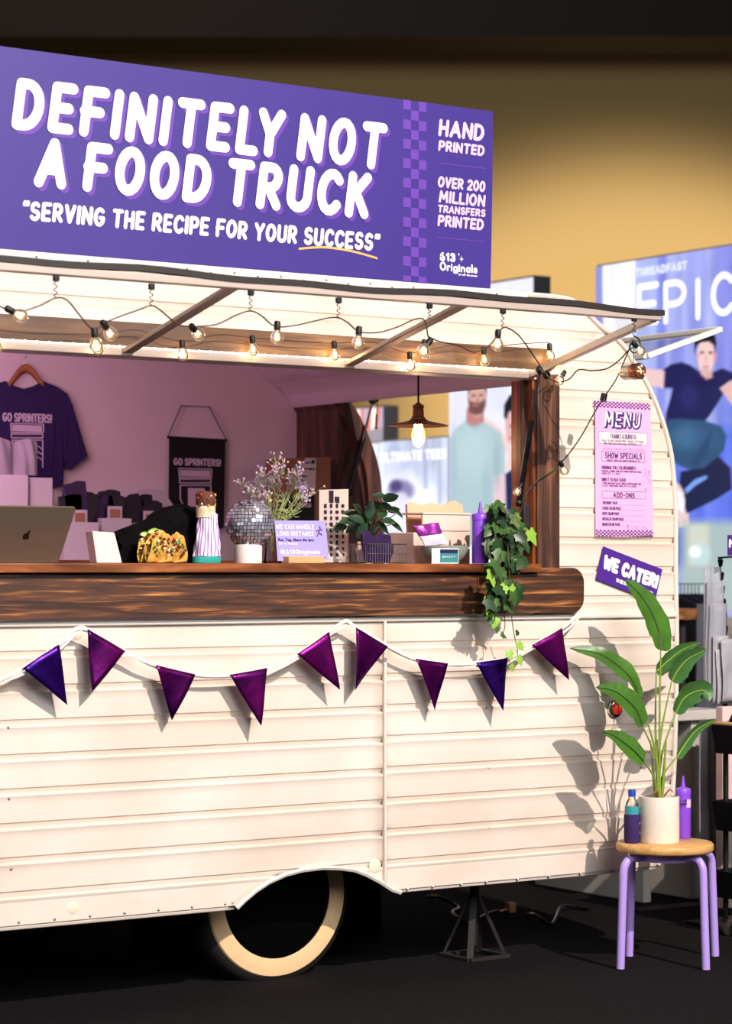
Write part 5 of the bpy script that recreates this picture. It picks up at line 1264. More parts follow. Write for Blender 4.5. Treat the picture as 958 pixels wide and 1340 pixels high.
# bowl with packet and business card
YBo = .03; bwx = P_(582, YBo); br_ = 33.5 / ppm(YBo, 582)
BW = MB().lathe((bwx, YBo + .0, CZ), [(br_ * .5, 0), (br_ * .55, .004), (br_ * .82, .022), (br_ * .95, .042), (br_, .058), (br_ * .97, .058), (br_ * .92, .043), (br_ * .78, .024), (br_ * .5, .008), (.0001, .006)], 40, sy=.85).build('bowl', 'bowl_sage', None); tag(BW, 'sage green bowl holding a purple snack packet near the squeeze bottle', 'bowl')
pk = empty('snack_packet', at(562, 712, YBo), 'shiny purple and white snack packet lying in the sage bowl', 'packet')
q4 = [(541, 688), (573, 684), (585, 712), (556, 716)]
for (a, b, m_) in ((0, .5, 'packet_shine'), (.5, 1, 'stripe_white')):
    mb = MB()
    def pf(u, v):
        v = a + (b - a) * v; P0 = at(*q4[0], YBo - .004).lerp(at(*q4[1], YBo - .004), u); P1 = at(*q4[3], YBo - .004).lerp(at(*q4[2], YBo - .004), u); p = P0.lerp(P1, v)
        return p + V((0, -.012 * math.sin(PI * u) * math.sin(PI * v) + .003 * math.sin(u * 12 + v * 5), 0))
    mb.grid(pf, 14, 8); mb.build('foil_front' if a == 0 else 'label', m_, pk, solid=.004, angle=70)
cY = -.048; BCd = MB().box((at(565, 700, cY).x, cY, CZ), (at(600, 700, cY).x, cY + .001, Z_(580, 717.5, cY))).build('business_card', 'card_white', None, smooth=False); tag(BCd, 'small teal and white card leaning before the sage bowl', 'card')
a, b = at(576, 736, cY - .0008), at(599.5, 719, cY - .0008); bz_ = lambda k: a.z + (b.z - a.z) * k
MB().add([(a.x, cY - .0008, a.z), (b.x, cY - .0008, a.z), (b.x, cY - .0008, bz_(.7)), (a.x, cY - .0008, bz_(.7))], [(0, 1, 2, 3)]).build('teal_print', 'card_teal', BCd, smooth=False, fix=False)
MB().add([(a.x, cY - .0008, bz_(.7)), (b.x, cY - .0008, bz_(.7)), (b.x, cY - .0008, b.z), (a.x, cY - .0008, b.z)], [(0, 1, 2, 3)]).build('navy_print', 'card_navy', BCd, smooth=False, fix=False)
line_on(MB(), 'QUALITY', 579, 729.5, 596, 2, .6, cY - .0014, n=5).build('lettering', 'ink_white', BCd, smooth=False, fix=False)

# squeeze bottles
def squeeze(px, pbot, ptop, wpx, Y, z0, lab, label=False):
    s_ = ppm(Y, px); r = wpx / 2 / s_; x = at(px, 700, Y).x; H = (pbot - ptop) / s_
    b = empty('squeeze_bottle', (x, Y, z0), lab, 'bottle')
    MB().lathe((x, Y, z0), [(r * .9, 0), (r, .004), (r, H * .66), (r * .97, H * .70)], 32).build('body', 'bottle_purple', b)
    MB().lathe((x, Y, z0 + H * .695), [(r * 1.02, 0), (r * 1.03, .004), (r * 1.03, H * .09), (r * .94, H * .105), (r * .5, H * .115), (r * .3, H * .13), (r * .24, H * .18), (r * .10, H * .30), (.0001, H * .305)], 32).build('nozzle_cap', 'bottle_purple', b)
    if label:
        mb = MB(); mb.grid(lambda u, v: V((x + (r + .0006) * math.sin(-.1 + 1.15 * (u - .15)), Y - (r + .0006) * math.cos(-.1 + 1.15 * (u - .15)), z0 + H * (.50 + .13 * v))), 8, 1); mb.build('label', 'ink_pale', b, fix=False)
        xx = pix((x, Y - r, 1))[0]; 
        for t_, k_, h_ in (('613', .575, 3), ('ORIGINALS', .53, 2.2)): line_on(MB(), t_, px - 6, HY - (z0 + H * k_ - 1.3) * s_, px + 5, h_, .7, Y - r - .0028, n=5).build('lettering', 'ink_dark', b, smooth=False, fix=False)
    return b
squeeze(628.5, 737, 656, 22, -.02, CZ, 'purple squeeze bottle on the counter beside the ivy')

# ivy spilling over the counter
YI = -.06
IV = empty('ivy_plant', at(662, 737, YI), 'green ivy in a small pot trailing down over the burnt-wood plank', 'ivy')
MB().lathe((P_(660, .03), .03, CZ), [(.026, 0), (.034, .055), (.036, .06), (.031, .06), (.0001, .052)], 20).build('pot', 'black', IV)
IL = [leaf_mesh('leaf', .046, .042, m_, IV, lobed=True) for m_ in ('leaf_ivy', 'leaf_ivy_dark', 'leaf_young', 'leaf_variegated')]
RR = random.Random(21); lf_ = []
for px, py, w_, n_ in ((645, 672, 12, 9), (660, 680, 16, 12), (640, 695, 10, 9), (662, 700, 20, 14), (675, 712, 16, 12), (648, 715, 12, 10), (660, 730, 20, 12), (676, 735, 12, 7), (652, 752, 13, 9), (648, 770, 12, 8), (672, 770, 9, 6), (655, 788, 10, 7), (642, 798, 8, 5)):
    for k in range(n_): lf_.append((px + RR.gauss(0, w_ * .5), py + RR.gauss(0, 7), -1))
for px, py in ((645, 808), (652, 815), (638, 806), (648, 818)): lf_.append((px, py, 2))
for px, py, k_ in ((656, 835, 0), (651, 826, 0), (678, 832, 1), (678, 847, 2), (666, 857, 2), (679, 864, 2), (669, 876, 2), (676, 780, 1), (681, 772, 1), (661, 772, 2)): lf_.append((px, py, k_))
for i, (px, py, k_) in enumerate(lf_):
    if py < 742 and px < 643: px = 643 + RR.uniform(0, 12)
    if py < 735: Y = RR.uniform(-.12, .03)
    else: Y = -.15 + RR.uniform(-.03, .02) if py < 800 else -.13
    if k_ < 0: k_ = RR.choices([0, 1, 2, 3], [4, 4, 1 if py > 740 else .5, 1.2 if py < 730 else .2])[0]
    p = at(px, py - 6, Y); d = V((RR.uniform(-.8, .8), RR.uniform(-.5, .1), RR.uniform(-1.2, .1 if py < 700 else -.4)))
    leafcopy(IL[k_], IV, p, d, (RR.uniform(-.4, .4), -1, RR.uniform(.1, .9)), RR.uniform(.75, 1.25) * (1.0 if py < 800 else .62))
for pth in ([(658, 700, -.03), (655, 735, -.15), (652, 760, -.16), (650, 800, -.14), (645, 812, -.13)], [(662, 690, -.03), (666, 735, -.15), (668, 790, -.14), (672, 825, -.12), (677, 850, -.12), (676, 868, -.12), (670, 878, -.12)], [(650, 680, .0), (640, 690, -.06), (640, 720, -.1), (654, 770, -.15), (661, 815, -.13), (657, 830, -.12)], [(655, 670, .0), (670, 690, -.08), (680, 725, -.1), (676, 765, -.15)]):
    MB().tube(bez([at(a, b, y) for a, b, y in pth], 5), .0016, 5).build('stem', 'stem_brown', IV)

# =================================================================== STOOL, PLANT, BOTTLES
SC_ = atz(870, 1263); sx_, sy_ = SC_.x, SC_.y; ST = .405
STL = empty('stool', (sx_, sy_, 0), 'round pine-topped stool with lilac tube legs beside the trailer', 'stool')
Rs = .160; MB().lathe((sx_, sy_, ST - .030), [(Rs - .006, 0), (Rs, .006), (Rs, .024), (Rs - .006, .030), (.0001, .030)], 64).build('seat', 'seat_pine', STL, angle=60)
ft = [atz(812, 1269), atz(924, 1270), atz(936, 1252), atz(823.5, 1252)]
for f_ in ft:
    f_ = V((f_.x, f_.y, 0)); ctr = V((sx_, sy_, 0)); d = (f_ - ctr); top_ = ctr + d * .93; inn = ctr + d * .45; zt_ = ST - .045
    MB().tube([f_ + V((0, 0, .003)), top_ + V((0, 0, zt_ - .045))] + [ctr + d * (.93 - .30 * (1 - math.cos(a)) * .75) + V((0, 0, zt_ - .045 + .045 * math.sin(a))) for a in [PI / 2 * k / 6 for k in range(1, 7)]] + [inn + V((0, 0, zt_))], .0135, 14).build('leg', 'stool_paint', STL, angle=60)
mb = MB(); mb.lathe((sx_, sy_, ST - .060), [(.09, 0), (.09, .03), (.07, .03), (.07, 0)], 32); mb.build('seat_ring', 'stool_paint', STL)
YP_ = sy_
PT = empty('floor_plant', (at(863, 1090, sy_).x, sy_, ST), 'white pot of tall broad-leaved green plant standing on the stool', 'plant')
px_ = at(862.5, 1066, sy_).x; s_ = ppm(sy_, 862); pr = 26.5 / s_; ph_ = 60 / s_
MB().lathe((px_, sy_, ST + .0005), [(pr * .96, 0), (pr, .004), (pr, ph_), (pr * .94, ph_ + .001), (pr * .92, ph_ - .02), (.0001, ph_ - .02)], 48).build('pot', 'terrazzo', PT, angle=50)
MB().lathe((px_, sy_, ST + ph_ - .021), [(pr * .92, 0), (pr * .6, .008), (.0001, .012)], 24).build('soil', 'soil', PT)
def big_leaf(mid, wpx, dY, m_='leaf_plant', tilt=0.3, fold=.3):
    """blade along pixel mid-line from base to tip; each leaf reaches dY in depth (towards the viewer is negative)"""
    n_ = len(mid) - 1; C3 = bez([at(a, b, sy_ + dY[0] + (dY[1] - dY[0]) * i / n_) for i, (a, b) in enumerate(mid)], 6); N = len(C3) - 1
    mb = MB(); K = 4
    for i, c_ in enumerate(C3):
        t = i / N; tg = (C3[min(i + 1, N)] - C3[max(i - 1, 0)]).normalized(); side = tg.cross(V((0, -1, 0))).normalized(); out_ = side.cross(tg).normalized()
        wv = wpx / s_ * (math.sin(PI * min(1, (t + .02)) ** .62) ** .75 if t < 1 else 0) * (1 + .05 * math.sin(t * 23)) + .0006
        sd = (side + V((0, tilt, 0))).normalized()
        for k in range(-K, K + 1):
            f = k / K; mb.v.append(tuple(c_ + sd * (wv * f) + V((0, 1, 0)) * (-fold * wv * abs(f) ** 1.5) + V((0, .0015 * math.sin(t * 50), 0)) * abs(f)))
    h = 2 * K + 1
    for i in range(N):
        for k in range(2 * K): mb.f.append((i * h + k, i * h + k + 1, (i + 1) * h + k + 1, (i + 1) * h + k)); mb.mi.append(0)
    lf = mb.build('leaf', m_, PT, fix=False, angle=80)
    MB().tube([p + V((0, -.0015, 0)) for p in C3], [.0032 * (1 - .75 * i / N) for i in range(N + 1)], 6).build('midrib', 'leaf_rib' if m_ == 'leaf_plant' else 'stem_green', lf)
    return C3[0]
zz = lambda a, b: (700 + a / 3.713, 740 + b / 3.713)
Lv = [([zz(612, 412), zz(604, 330), zz(560, 220), zz(500, 130), zz(435, 70)], 24, (0, .06), 'leaf_plant', .25, .15),
      ([zz(505, 637), zz(462, 545), zz(380, 470), zz(300, 425), zz(168, 402)], 19, (.03, .22), 'leaf_plant', .5, .25),
      ([zz(522, 778), zz(490, 700), zz(430, 640), zz(370, 605), zz(296, 592)], 20, (-.02, .02), 'leaf_plant', .4, .2),
      ([zz(527, 952), zz(480, 900), zz(430, 860), zz(385, 828), zz(328, 808)], 15, (-.02, .0), 'leaf_plant', .3, .2),
      ([zz(665, 562), zz(700, 500), zz(750, 450), zz(835, 408)], 19, (.0, -.03), 'leaf_plant_back', .2, .2),
      ([zz(590, 515), zz(650, 460), zz(715, 410), zz(802, 374)], 13, (.04, .07), 'leaf_plant_back', .2, .2),
      ([zz(684, 717), zz(720, 650), zz(775, 615), zz(830, 610), zz(845, 660)], 19, (.0, -.05), 'leaf_plant_back', .3, .2),
      ([zz(690, 930), zz(735, 860), zz(790, 795), zz(882, 745)], 11, (.0, .02), 'leaf_plant_back', .3, .3)]
for mid, wd, dy, m_, ti, fo in Lv:
    b0_ = big_leaf(mid, wd, dy, m_, ti, fo)
    root_ = V((px_ + random.uniform(-.012, .012), sy_ + random.uniform(-.012, .012), ST + ph_ - .015)); m1 = root_.lerp(b0_, .5) + V(((root_.x - b0_.x) * .25, 0, .01))
    MB().tube(bez([root_, m1, b0_], 6), [.0052 - .0030 * i / 12 for i in range(13)], 7).build('stem', 'stem_green' if m_ != 'leaf_plant' or wd < 20 else 'stem_green', PT)
for k in range(5):
    a = k * 1.256; r0_ = V((px_ + .010 * math.cos(a), sy_ + .010 * math.sin(a), ST + ph_ - .015)); MB().tube([r0_, r0_ + V((.012 * math.cos(a), .01 * math.sin(a), .11)), r0_ + V((.022 * math.cos(a), .012 * math.sin(a), .20))], [.006, .0045, .002], 6).build('sheath', 'stem_green', PT)
for s2 in (-1, 1): MB().tube(bez([V((px_ + .012 * s2, sy_ - .01, ST + ph_)), V((px_ + .028 * s2, sy_ - .02, ST + ph_ + .022)), V((px_ + .045 * s2, sy_ - .02, ST + ph_ + .012))], 5), [.004 - .00025 * i for i in range(11)], 5).build('dry_sheath', 'soil', PT)
# bottle in koozie
yb_ = sy_ + .035; xb_ = at(827, 1080, yb_).x; sb = ppm(yb_, 827); rb_ = 10 / sb
WBt = empty('water_bottle', (xb_, yb_, ST), 'small water bottle with blue cap in a purple sleeve beside the white pot', 'bottle')
MB().lathe((xb_, yb_, ST + .0005), [(rb_ * .8, .001), (rb_ * .92, .01), (rb_ * .92, .115), (rb_ * .8, .13), (rb_ * .45, .145), (rb_ * .42, .155)], 24).build('bottle_body', 'bulb_glass', WBt, fix=False)
MB().lathe((xb_, yb_, ST), [(rb_ * .94, .095), (rb_ * .94, .120)], 24).build('label', 'label_teal', WBt, fix=False)
MB().lathe((xb_, yb_, ST + .0005), [(rb_ * .9, 0), (rb_ * 1.05, .006), (rb_ * 1.05, .092), (rb_ * .96, .094)], 24).build('sleeve', 'koozie', WBt)
MB().lathe((xb_, yb_, ST + .152), [(rb_ * .5, 0), (rb_ * .5, .020), (rb_ * .46, .023), (.0001, .023)], 20).build('cap', 'cap_blue', WBt)
mb = MB()
for k in range(9):
    a = -1.2 + k * .3; q = V((xb_ + rb_ * .75 - .012 * math.cos(a) * .6, yb_ - rb_ * .86, ST + .05 + .018 * math.sin(a))); mb.ball(q, .0017, 5, 3)
mb.build('sleeve_print', 'ink_pale', WBt)
squeeze(894, 1092, 1010, 20, sy_ + .04, ST + .0005, 'purple squeeze bottle with small label behind the white pot', True)
# =================================================================== LIGHTBOX PRINTS ACROSS THE HALL
XB = 4.8
class Print:
    """a backlit photographic print: soft-edged patches of ink on a fine mesh; coordinates are the photograph's pixels mapped onto the box's face"""
    def __init__(s, px0, px1, zlo, zhi, nu, nv, X=XB, base=(230, 235, 250)):
        ya, yb = atx(px0, 700, X).y, atx(px1, 700, X).y
        s.nu, s.nv, s.X, s.ya, s.yb, s.zlo, s.zhi = nu, nv, X, ya, yb, zlo, zhi
        u = np.linspace(0, 1, nu + 1)[:, None]; v = np.linspace(0, 1, nv + 1)[None, :]
        y = ya + (yb - ya) * u + 0 * v; z = zlo + (zhi - zlo) * v + 0 * u
        rx, ry = X - CAM.x, y - CAM.y; Zd = rx * FW.x + ry * FW.y
        s.x = CX + FPX * (rx * RT.x + ry * RT.y) / Zd; s.y = HY - FPX * (z - CAM.z) / Zd
        s.Y, s.Z = y, z; s.c = np.ones(s.x.shape + (3,)) * np.array(base, float)
    def put(s, mask, col, a=1.0):
        m = (mask * a)[..., None]; s.c = s.c * (1 - m) + np.array(col, float) * m; return s
    def rect(s, x0, y0, x1, y1, col, a=1, f=1.5, sl=0):
        yy = s.y - sl * (s.x - x0)
        g = lambda d: np.clip(d / f + .5, 0, 1)
        return s.put(g(s.x - x0) * g(x1 - s.x) * g(yy - y0) * g(y1 - yy), col, a)
    def ell(s, cx, cy, rx, ry, col, a=1, f=.15, rot=0):
        ca, sa = math.cos(math.radians(rot)), math.sin(math.radians(rot)); dx, dy = s.x - cx, s.y - cy
        d = np.sqrt(((dx * ca + dy * sa) / rx) ** 2 + ((-dx * sa + dy * ca) / ry) ** 2)
        return s.put(np.clip((1 - d) / f + .5, 0, 1), col, a)
    def poly(s, pts, col, a=1, f=1.5):
        X, Yp = s.x, s.y; ins = np.zeros(X.shape, bool); dm = np.full(X.shape, 1e9); n = len(pts)
        for i in range(n):
            (x0, y0), (x1, y1) = pts[i], pts[(i + 1) % n]
            c_ = (y0 > Yp) != (y1 > Yp)
            with np.errstate(divide='ignore', invalid='ignore'): xi = (x1 - x0) * (Yp - y0) / (y1 - y0 if y1 != y0 else 1e-9) + x0
            ins ^= c_ & (X < xi)
            L2 = (x1 - x0) ** 2 + (y1 - y0) ** 2 or 1e-9; t = np.clip(((X - x0) * (x1 - x0) + (Yp - y0) * (y1 - y0)) / L2, 0, 1)
            dm = np.minimum(dm, np.hypot(X - x0 - t * (x1 - x0), Yp - y0 - t * (y1 - y0)))
        sd = np.where(ins, dm, -dm); return s.put(np.clip(sd / f + .5, 0, 1), col, a)
    def noise(s, amp, sx, sy, seed=0):
        R = np.random.RandomState(seed); g = R.rand(40, 40)
        fx, fy = (s.x / sx) % 39, (s.y / sy) % 39; i, j = fx.astype(int), fy.astype(int); a, b = fx - i, fy - j
        v = g[i, j] * (1 - a) * (1 - b) + g[i + 1, j] * a * (1 - b) + g[i, j + 1] * (1 - a) * b + g[i + 1, j + 1] * a * b
        s.c = np.clip(s.c + ((v - .5) * amp)[..., None], 0, 255); return s
    def mesh(s, name, parent, off=-.012):
        mb = MB(); nu, nv = s.nu, s.nv
        vs = np.stack([np.full(s.Y.shape, s.X + off), s.Y, s.Z], -1).reshape(-1, 3); h = nv + 1
        mb.add([tuple(p) for p in vs], [(i * h + j, i * h + j + 1, (i + 1) * h + j + 1, (i + 1) * h + j) for i in range(nu) for j in range(nv)])
        c_ = np.clip(s.c, 0, 255) / 255; c_ = np.where(c_ <= .04045, c_ / 12.92, ((c_ + .055) / 1.055) ** 2.4); mb.c = np.concatenate([c_, np.ones(c_.shape[:2] + (1,))], -1).reshape(-1, 4)
        return mb.build(name, 'print_lit', parent, smooth=False, fix=False)
    def box(s, name, lab, dep=.12, m='alu_white'):
        y0, y1 = min(s.ya, s.yb), max(s.ya, s.yb)
        r_ = empty(name, (s.X, (y0 + y1) / 2, s.zlo), lab, 'display')
        MB().box((s.X - .008, y0 + .001, s.zlo - .01), (s.X + dep, y1 - .001, s.zhi + .012)).build('frame', m, r_, bevel=.004)
        return r_
def wtext(text, x0, base, x1, cap, th, X, parent, m='ink_lit', slope_cap=None):
    a = atx(x0, base, X); b = atx(x1, base, X); sc_ = FPX / (a - CAM).dot(FW)
    mb = letter(MB(), text, a, V((0, -1, 0)), UZ, abs(a.y - b.y), cap / sc_, th / sc_, gap=.34, n=8)
    mb.v = [(X - .015 - (0.0), y, z) for x, y, z in mb.v]
    mb.v = [(X - .015 - 4e-5 * (i % 1), y, z) for i, (x, y, z) in enumerate(mb.v)]
    return mb.build('lettering', m, parent, smooth=False, fix=False)
glow('ink_lit', (255, 255, 255), 1.25)
glow('ink_lit_blue', (226, 232, 255), 1.1)
# EPIC box: crouching jumper on a blue street
ep = Print(782, 990, 1.05, 3.0, 120, 260, base=(150, 158, 228))
for x0, x1, c_, a in ((862, 874, (120, 130, 220), .7), (874, 900, (178, 184, 238), .6), (926, 934, (176, 182, 236), .6), (940, 990, (120, 124, 214), .6), (833, 862, (176, 186, 236), .6)): ep.rect(x0, 300, x1, 700, c_, a, 5)
ep.rect(829, 440, 845, 640, (150, 190, 220), .6, 8); ep.rect(945, 520, 990, 600, (120, 140, 230), .7, 12); ep.rect(850, 560, 990, 740, (84, 108, 226), .8, 18); ep.rect(880, 440, 900, 520, (96, 104, 206), .5, 8)
ep.rect(780, 330, 791, 800, (140, 150, 222), 1, 2); ep.rect(791, 300, 833.5, 800, (246, 248, 255), 1, 2); ep.noise(34, 9, 60, 3)
ep.poly([(760, 490), (850, 483), (872, 484), (872, 507), (850, 505), (760, 508)], (232, 196, 196))
ep.poly([(878, 625), (890, 690), (905, 690), (900, 640)], (230, 200, 200))
ep.rect(893, 682, 990, 800, (172, 190, 180), .9, 14); ep.rect(903, 686, 930, 740, (214, 214, 196), .8, 8); ep.ell(918, 725, 14, 14, (190, 216, 220), .9, .5); ep.ell(912, 722, 8, 8, (246, 250, 250), .9, .5)
ep.poly([(870, 484), (880, 477), (894, 474), (906, 478), (914, 484), (928, 492), (938, 486), (948, 482), (962, 488), (975, 500), (975, 522), (957, 520), (950, 513), (940, 530), (930, 545), (924, 552), (900, 551), (873, 556), (874, 540), (880, 520), (883, 508), (869, 508)], (28, 28, 84), 1, 2)
ep.poly([(944, 508), (958, 498), (975, 500), (985, 530), (960, 530)], (224, 180, 176)); ep.poly([(868, 484), (872, 486), (871, 508), (866, 508)], (232, 196, 196))
ep.ell(904, 520, 12, 16, (44, 46, 116), .6, .8); ep.ell(924, 500, 14, 8, (24, 22, 74), .7, .8)
ep.poly([(918, 480), (934, 484), (935, 494), (927, 497), (919, 490)], (206, 160, 158)); ep.ell(926, 466, 11.2, 25, (236, 200, 196), 1, .2); ep.ell(937.5, 466, 2.2, 7, (220, 150, 150)); ep.ell(915.5, 466, 1.6, 6, (220, 170, 170))
ep.poly([(911, 463), (911, 447), (914, 440), (922, 435), (932, 434), (938, 438), (940, 448), (939, 462), (936.5, 452), (930, 447), (920, 448), (914, 452)], (22, 20, 36)); ep.ell(921, 461.5, 2.8, 1.5, (60, 40, 60), .9, .6); ep.ell(932, 461.5, 2.8, 1.5, (60, 40, 60), .9, .6); ep.ell(926, 470, 1.5, 6, (214, 160, 156), .8, .7); ep.ell(926, 480, 4, 1.5, (190, 90, 100), .8, .6); ep.ell(926, 486, 6, 4, (190, 150, 156), .5, .8)
ep.poly([(871, 558), (878, 549), (890, 548), (923, 550), (946, 558), (953, 570), (950, 588), (943, 596), (931, 612), (910, 616), (894, 611), (882, 603), (876, 585), (873, 570)], (46, 80, 118), 1, 2)
ep.ell(900, 572, 18, 16, (72, 120, 158), .6, .8); ep.ell(928, 575, 18, 15, (52, 88, 134), .7, .8); ep.poly([(905, 606), (925, 575), (935, 560), (930, 590), (915, 612)], (34, 62, 104), .6, 5)
ep.poly([(893, 617), (925, 612), (942, 597), (958, 612), (960, 640), (940, 653), (901, 672), (896, 658), (898, 645), (891, 633)], (22, 30, 70), 1, 2); ep.poly([(898, 640), (912, 627), (927, 622), (928, 626), (912, 636), (901, 646)], (120, 160, 235), 1, 2)
ep.poly([(888, 640), (896, 646), (899, 655), (897, 672), (886, 664)], (238, 236, 244)); ep.rect(886, 700, 890, 740, (40, 50, 160), .8, 3)
EB = ep.box('epic_lightbox', 'tall blue backlit display of a jumping man in navy T-shirt and jeans, lettered EPIC'); ep.mesh('print', EB)
wtext('THREADFAST', 834, 363.5, 902, 12, 3.6, XB, EB, 'ink_lit_blue')
for t_, x0, b_, x1, cp, th in (('E', 836, 428, 865, 56, 9), ('P', 871, 425.5, 901, 57.5, 8.5), ('I', 913, 420, 922.5, 56, 9), ('C', 933, 416, 963, 58, 9)): wtext(t_, x0, b_, x1, cp, th, XB, EB)
# two men box
mn = Print(590, 700, 1.05, 3.0, 90, 260, base=(232, 232, 250))
g = lambda a, b: (420 + a / 2.994, 480 + b / 2.994)
def gp(L): return [g(*q) for q in L]
mn.rect(594, 480, 612, 760, (222, 224, 250), .7, 8); mn.rect(640, 490, 668, 540, (214, 220, 244), .5, 10); mn.noise(10, 14, 30, 5)
mn.poly(gp([(640, 195), (665, 205), (715, 245), (745, 300), (762, 350), (758, 390), (742, 412), (730, 400), (738, 350), (725, 320), (690, 280), (640, 230)]), (238, 208, 206), 1, 2)
mn.poly(gp([(728, 420), (760, 400), (790, 395), (840, 400), (840, 700), (735, 700)]), (34, 42, 84), 1, 2); mn.poly(gp([(728, 180), (745, 165), (800, 165), (800, 320), (765, 320), (735, 290), (728, 240)]), (222, 180, 176)); mn.poly(gp([(723, 200), (724, 150), (745, 112), (790, 100), (800, 180), (755, 170), (740, 180), (735, 205)]), (30, 28, 40))
mn.ell(*g(755, 232), 3.5, 1.6, (90, 60, 70), .9, .6); mn.ell(*g(752, 280), 3, 2, (190, 110, 110), .8, .7)
mn.poly(gp([(680, 412), (726, 405), (729, 480), (728, 560), (700, 620), (686, 555)]), (230, 196, 206), 1, 2)
mn.poly(gp([(512, 280), (535, 240), (575, 212), (600, 225), (640, 215), (680, 235), (712, 262), (727, 320), (728, 418), (683, 425), (686, 700), (512, 700)]), (174, 198, 204), 1, 2)
mn.ell(*g(600, 330), 22, 34, (190, 214, 218), .6, .9); mn.ell(*g(695, 380), 5, 30, (150, 178, 188), .6, .9); mn.ell(*g(525, 400), 4, 50, (160, 186, 206), .6, .9); mn.ell(*g(655, 480), 5, 30, (160, 184, 196), .6, .9)
mn.poly(gp([(578, 160), (645, 160), (645, 215), (620, 240), (590, 235), (574, 214)]), (190, 130, 124)); mn.ell(*g(618, 120), 12.5, 26, (214, 168, 158), 1, .15); mn.poly(gp([(583, 120), (590, 135), (606, 140), (630, 140), (650, 125), (652, 150), (640, 182), (612, 190), (588, 178)]), (96, 62, 62), .85, 3); mn.ell(*g(612, 152), 4.5, 1.8, (190, 110, 110), .9, .5)
mn.ell(*g(604, 112), 3, 1.4, (70, 44, 50), .9, .6); mn.ell(*g(634, 112), 3, 1.4, (70, 44, 50), .9, .6); mn.poly(gp([(583, 110), (583, 70), (600, 50), (640, 48), (657, 75), (655, 110), (648, 85), (620, 78), (592, 88)]), (70, 50, 50)); mn.ell(*g(619, 128), 1.5, 3, (180, 120, 110), .8, .6)
mn.poly(gp([(572, 212), (600, 232), (645, 215), (645, 228), (605, 245), (572, 225)]), (160, 186, 196), .9, 1.5)
MBx = mn.box('men_lightbox', 'backlit display of two men, one in a pale teal T-shirt, seen through the hatch', m='box_grey'); mn.mesh('print', MBx)
# tees box
te = Print(497, 588, 1.05, 2.105, 80, 150, base=(206, 212, 236))
te.noise(60, 10, 40, 8); te.rect(497, 570, 505, 760, (240, 244, 255), .8, 4)
te.ell(530, 660, 34, 40, (250, 250, 255), .9, .5); te.ell(560, 690, 30, 50, (252, 252, 255), .8, .5); te.ell(527, 642, 17, 14, (130, 120, 170), .9, .5); te.ell(520, 636, 8, 8, (70, 56, 110), .8, .7); te.ell(527, 660, 12, 16, (232, 226, 242), .9, .4); te.ell(518, 590, 8, 12, (160, 170, 210), .6, .8); te.rect(556, 575, 562, 640, (150, 160, 200), .6, 3); te.rect(575, 575, 580, 660, (160, 170, 205), .6, 3)
TB_ = te.box('tees_lightbox', 'low pale backlit display lettered ULTIMATE TEES behind the pendant lamp'); te.mesh('print', TB_)
wtext('ULTIMATE TEES', 500, 606, 587, 13.5, 3.6, XB, TB_)
wc_ = Print(474, 496, 1.05, 2.10, 10, 40, base=(250, 252, 255)); wb2 = wc_.box('white_lightbox', 'narrow glowing white column beside the pale tees display'); wc_.mesh('print', wb2)
# red edged sign
XRd = 5.4
rd = Print(444, 503, 2.06, 2.40, 60, 50, X=XRd, base=(196, 184, 206)); rd.rect(440, 560, 510, 580, (160, 150, 160), .9, 4)
for pl_ in ([(454, 525), (462, 525), (474, 563), (466, 565)], [(468, 525), (474, 525), (474, 563), (468, 563)], [(488, 522), (496, 521), (494, 561), (486, 563)]):
    cxm = sum(p[0] for p in pl_) / 4; rd.poly([(cxm + (a - cxm) * 1.9, b) for a, b in pl_], (240, 90, 60), .9, 2); rd.poly(pl_, (255, 240, 236), 1, 1.5)
rb2 = rd.box('red_edged_sign', 'far glowing white sign with red-outlined letters, seen beyond the open trailer end', m='fabric_grey'); rd.mesh('print', rb2)
for b_, zt2 in ((rb2, 2.06),): MB().box((XRd + .02, b_.location.y - .5, 0), (XRd + .1, b_.location.y - .42, 2.06)).build('post', 'alu', b_)
for b_, pr2 in ((EB, ep), (MBx, mn), (TB_, te), (wb2, wc_)):
    y0, y1 = min(pr2.ya, pr2.yb), max(pr2.ya, pr2.yb); MB().box((XB - .002, y0, 0.0), (XB + .10, y1, 1.038)).build('plinth', 'plinth', b_, bevel=.004)

# =================================================================== STALL THINGS RIGHT OF THE TRAILER
# white plinth table
c0 = atz(900, 1213); X0, Y0 = at(884, 1000, .95).x, .95
PT2 = empty('white_table', (X0 + .2, Y0 + .3, 0), 'white slab-sided table standing behind the plant at the trailer end', 'table')
xa, xb = at(880, 935, .85).x, at(925, 935, .85).x; zt2 = Z_(900, 930, .85)
MB().box((xa - .05, .85, zt2 - .04), (xb + .10, 1.6, zt2)).build('table_top', 'plinth', PT2, bevel=.004)
xq = at(905, 1000, .88).x; MB().box((xq, .88, 0), (xq + .045, 1.58, zt2 - .041)).build('side_panel', 'plinth', PT2, bevel=.003)
xq = at(905, 1000, .90).x; MB().box((xq - .25, .90, 0), (xq - .21, 1.58, zt2 - .041)).build('side_panel', 'plinth', PT2, bevel=.003)
q = at(916, 962, .879); MB().lathe((q.x - .03, .880, q.z), [(.008, 0), (.008, .004), (.0001, .004)], 12, axis=(0, -1, 0)).build('screw_cap', 'chrome', PT2)
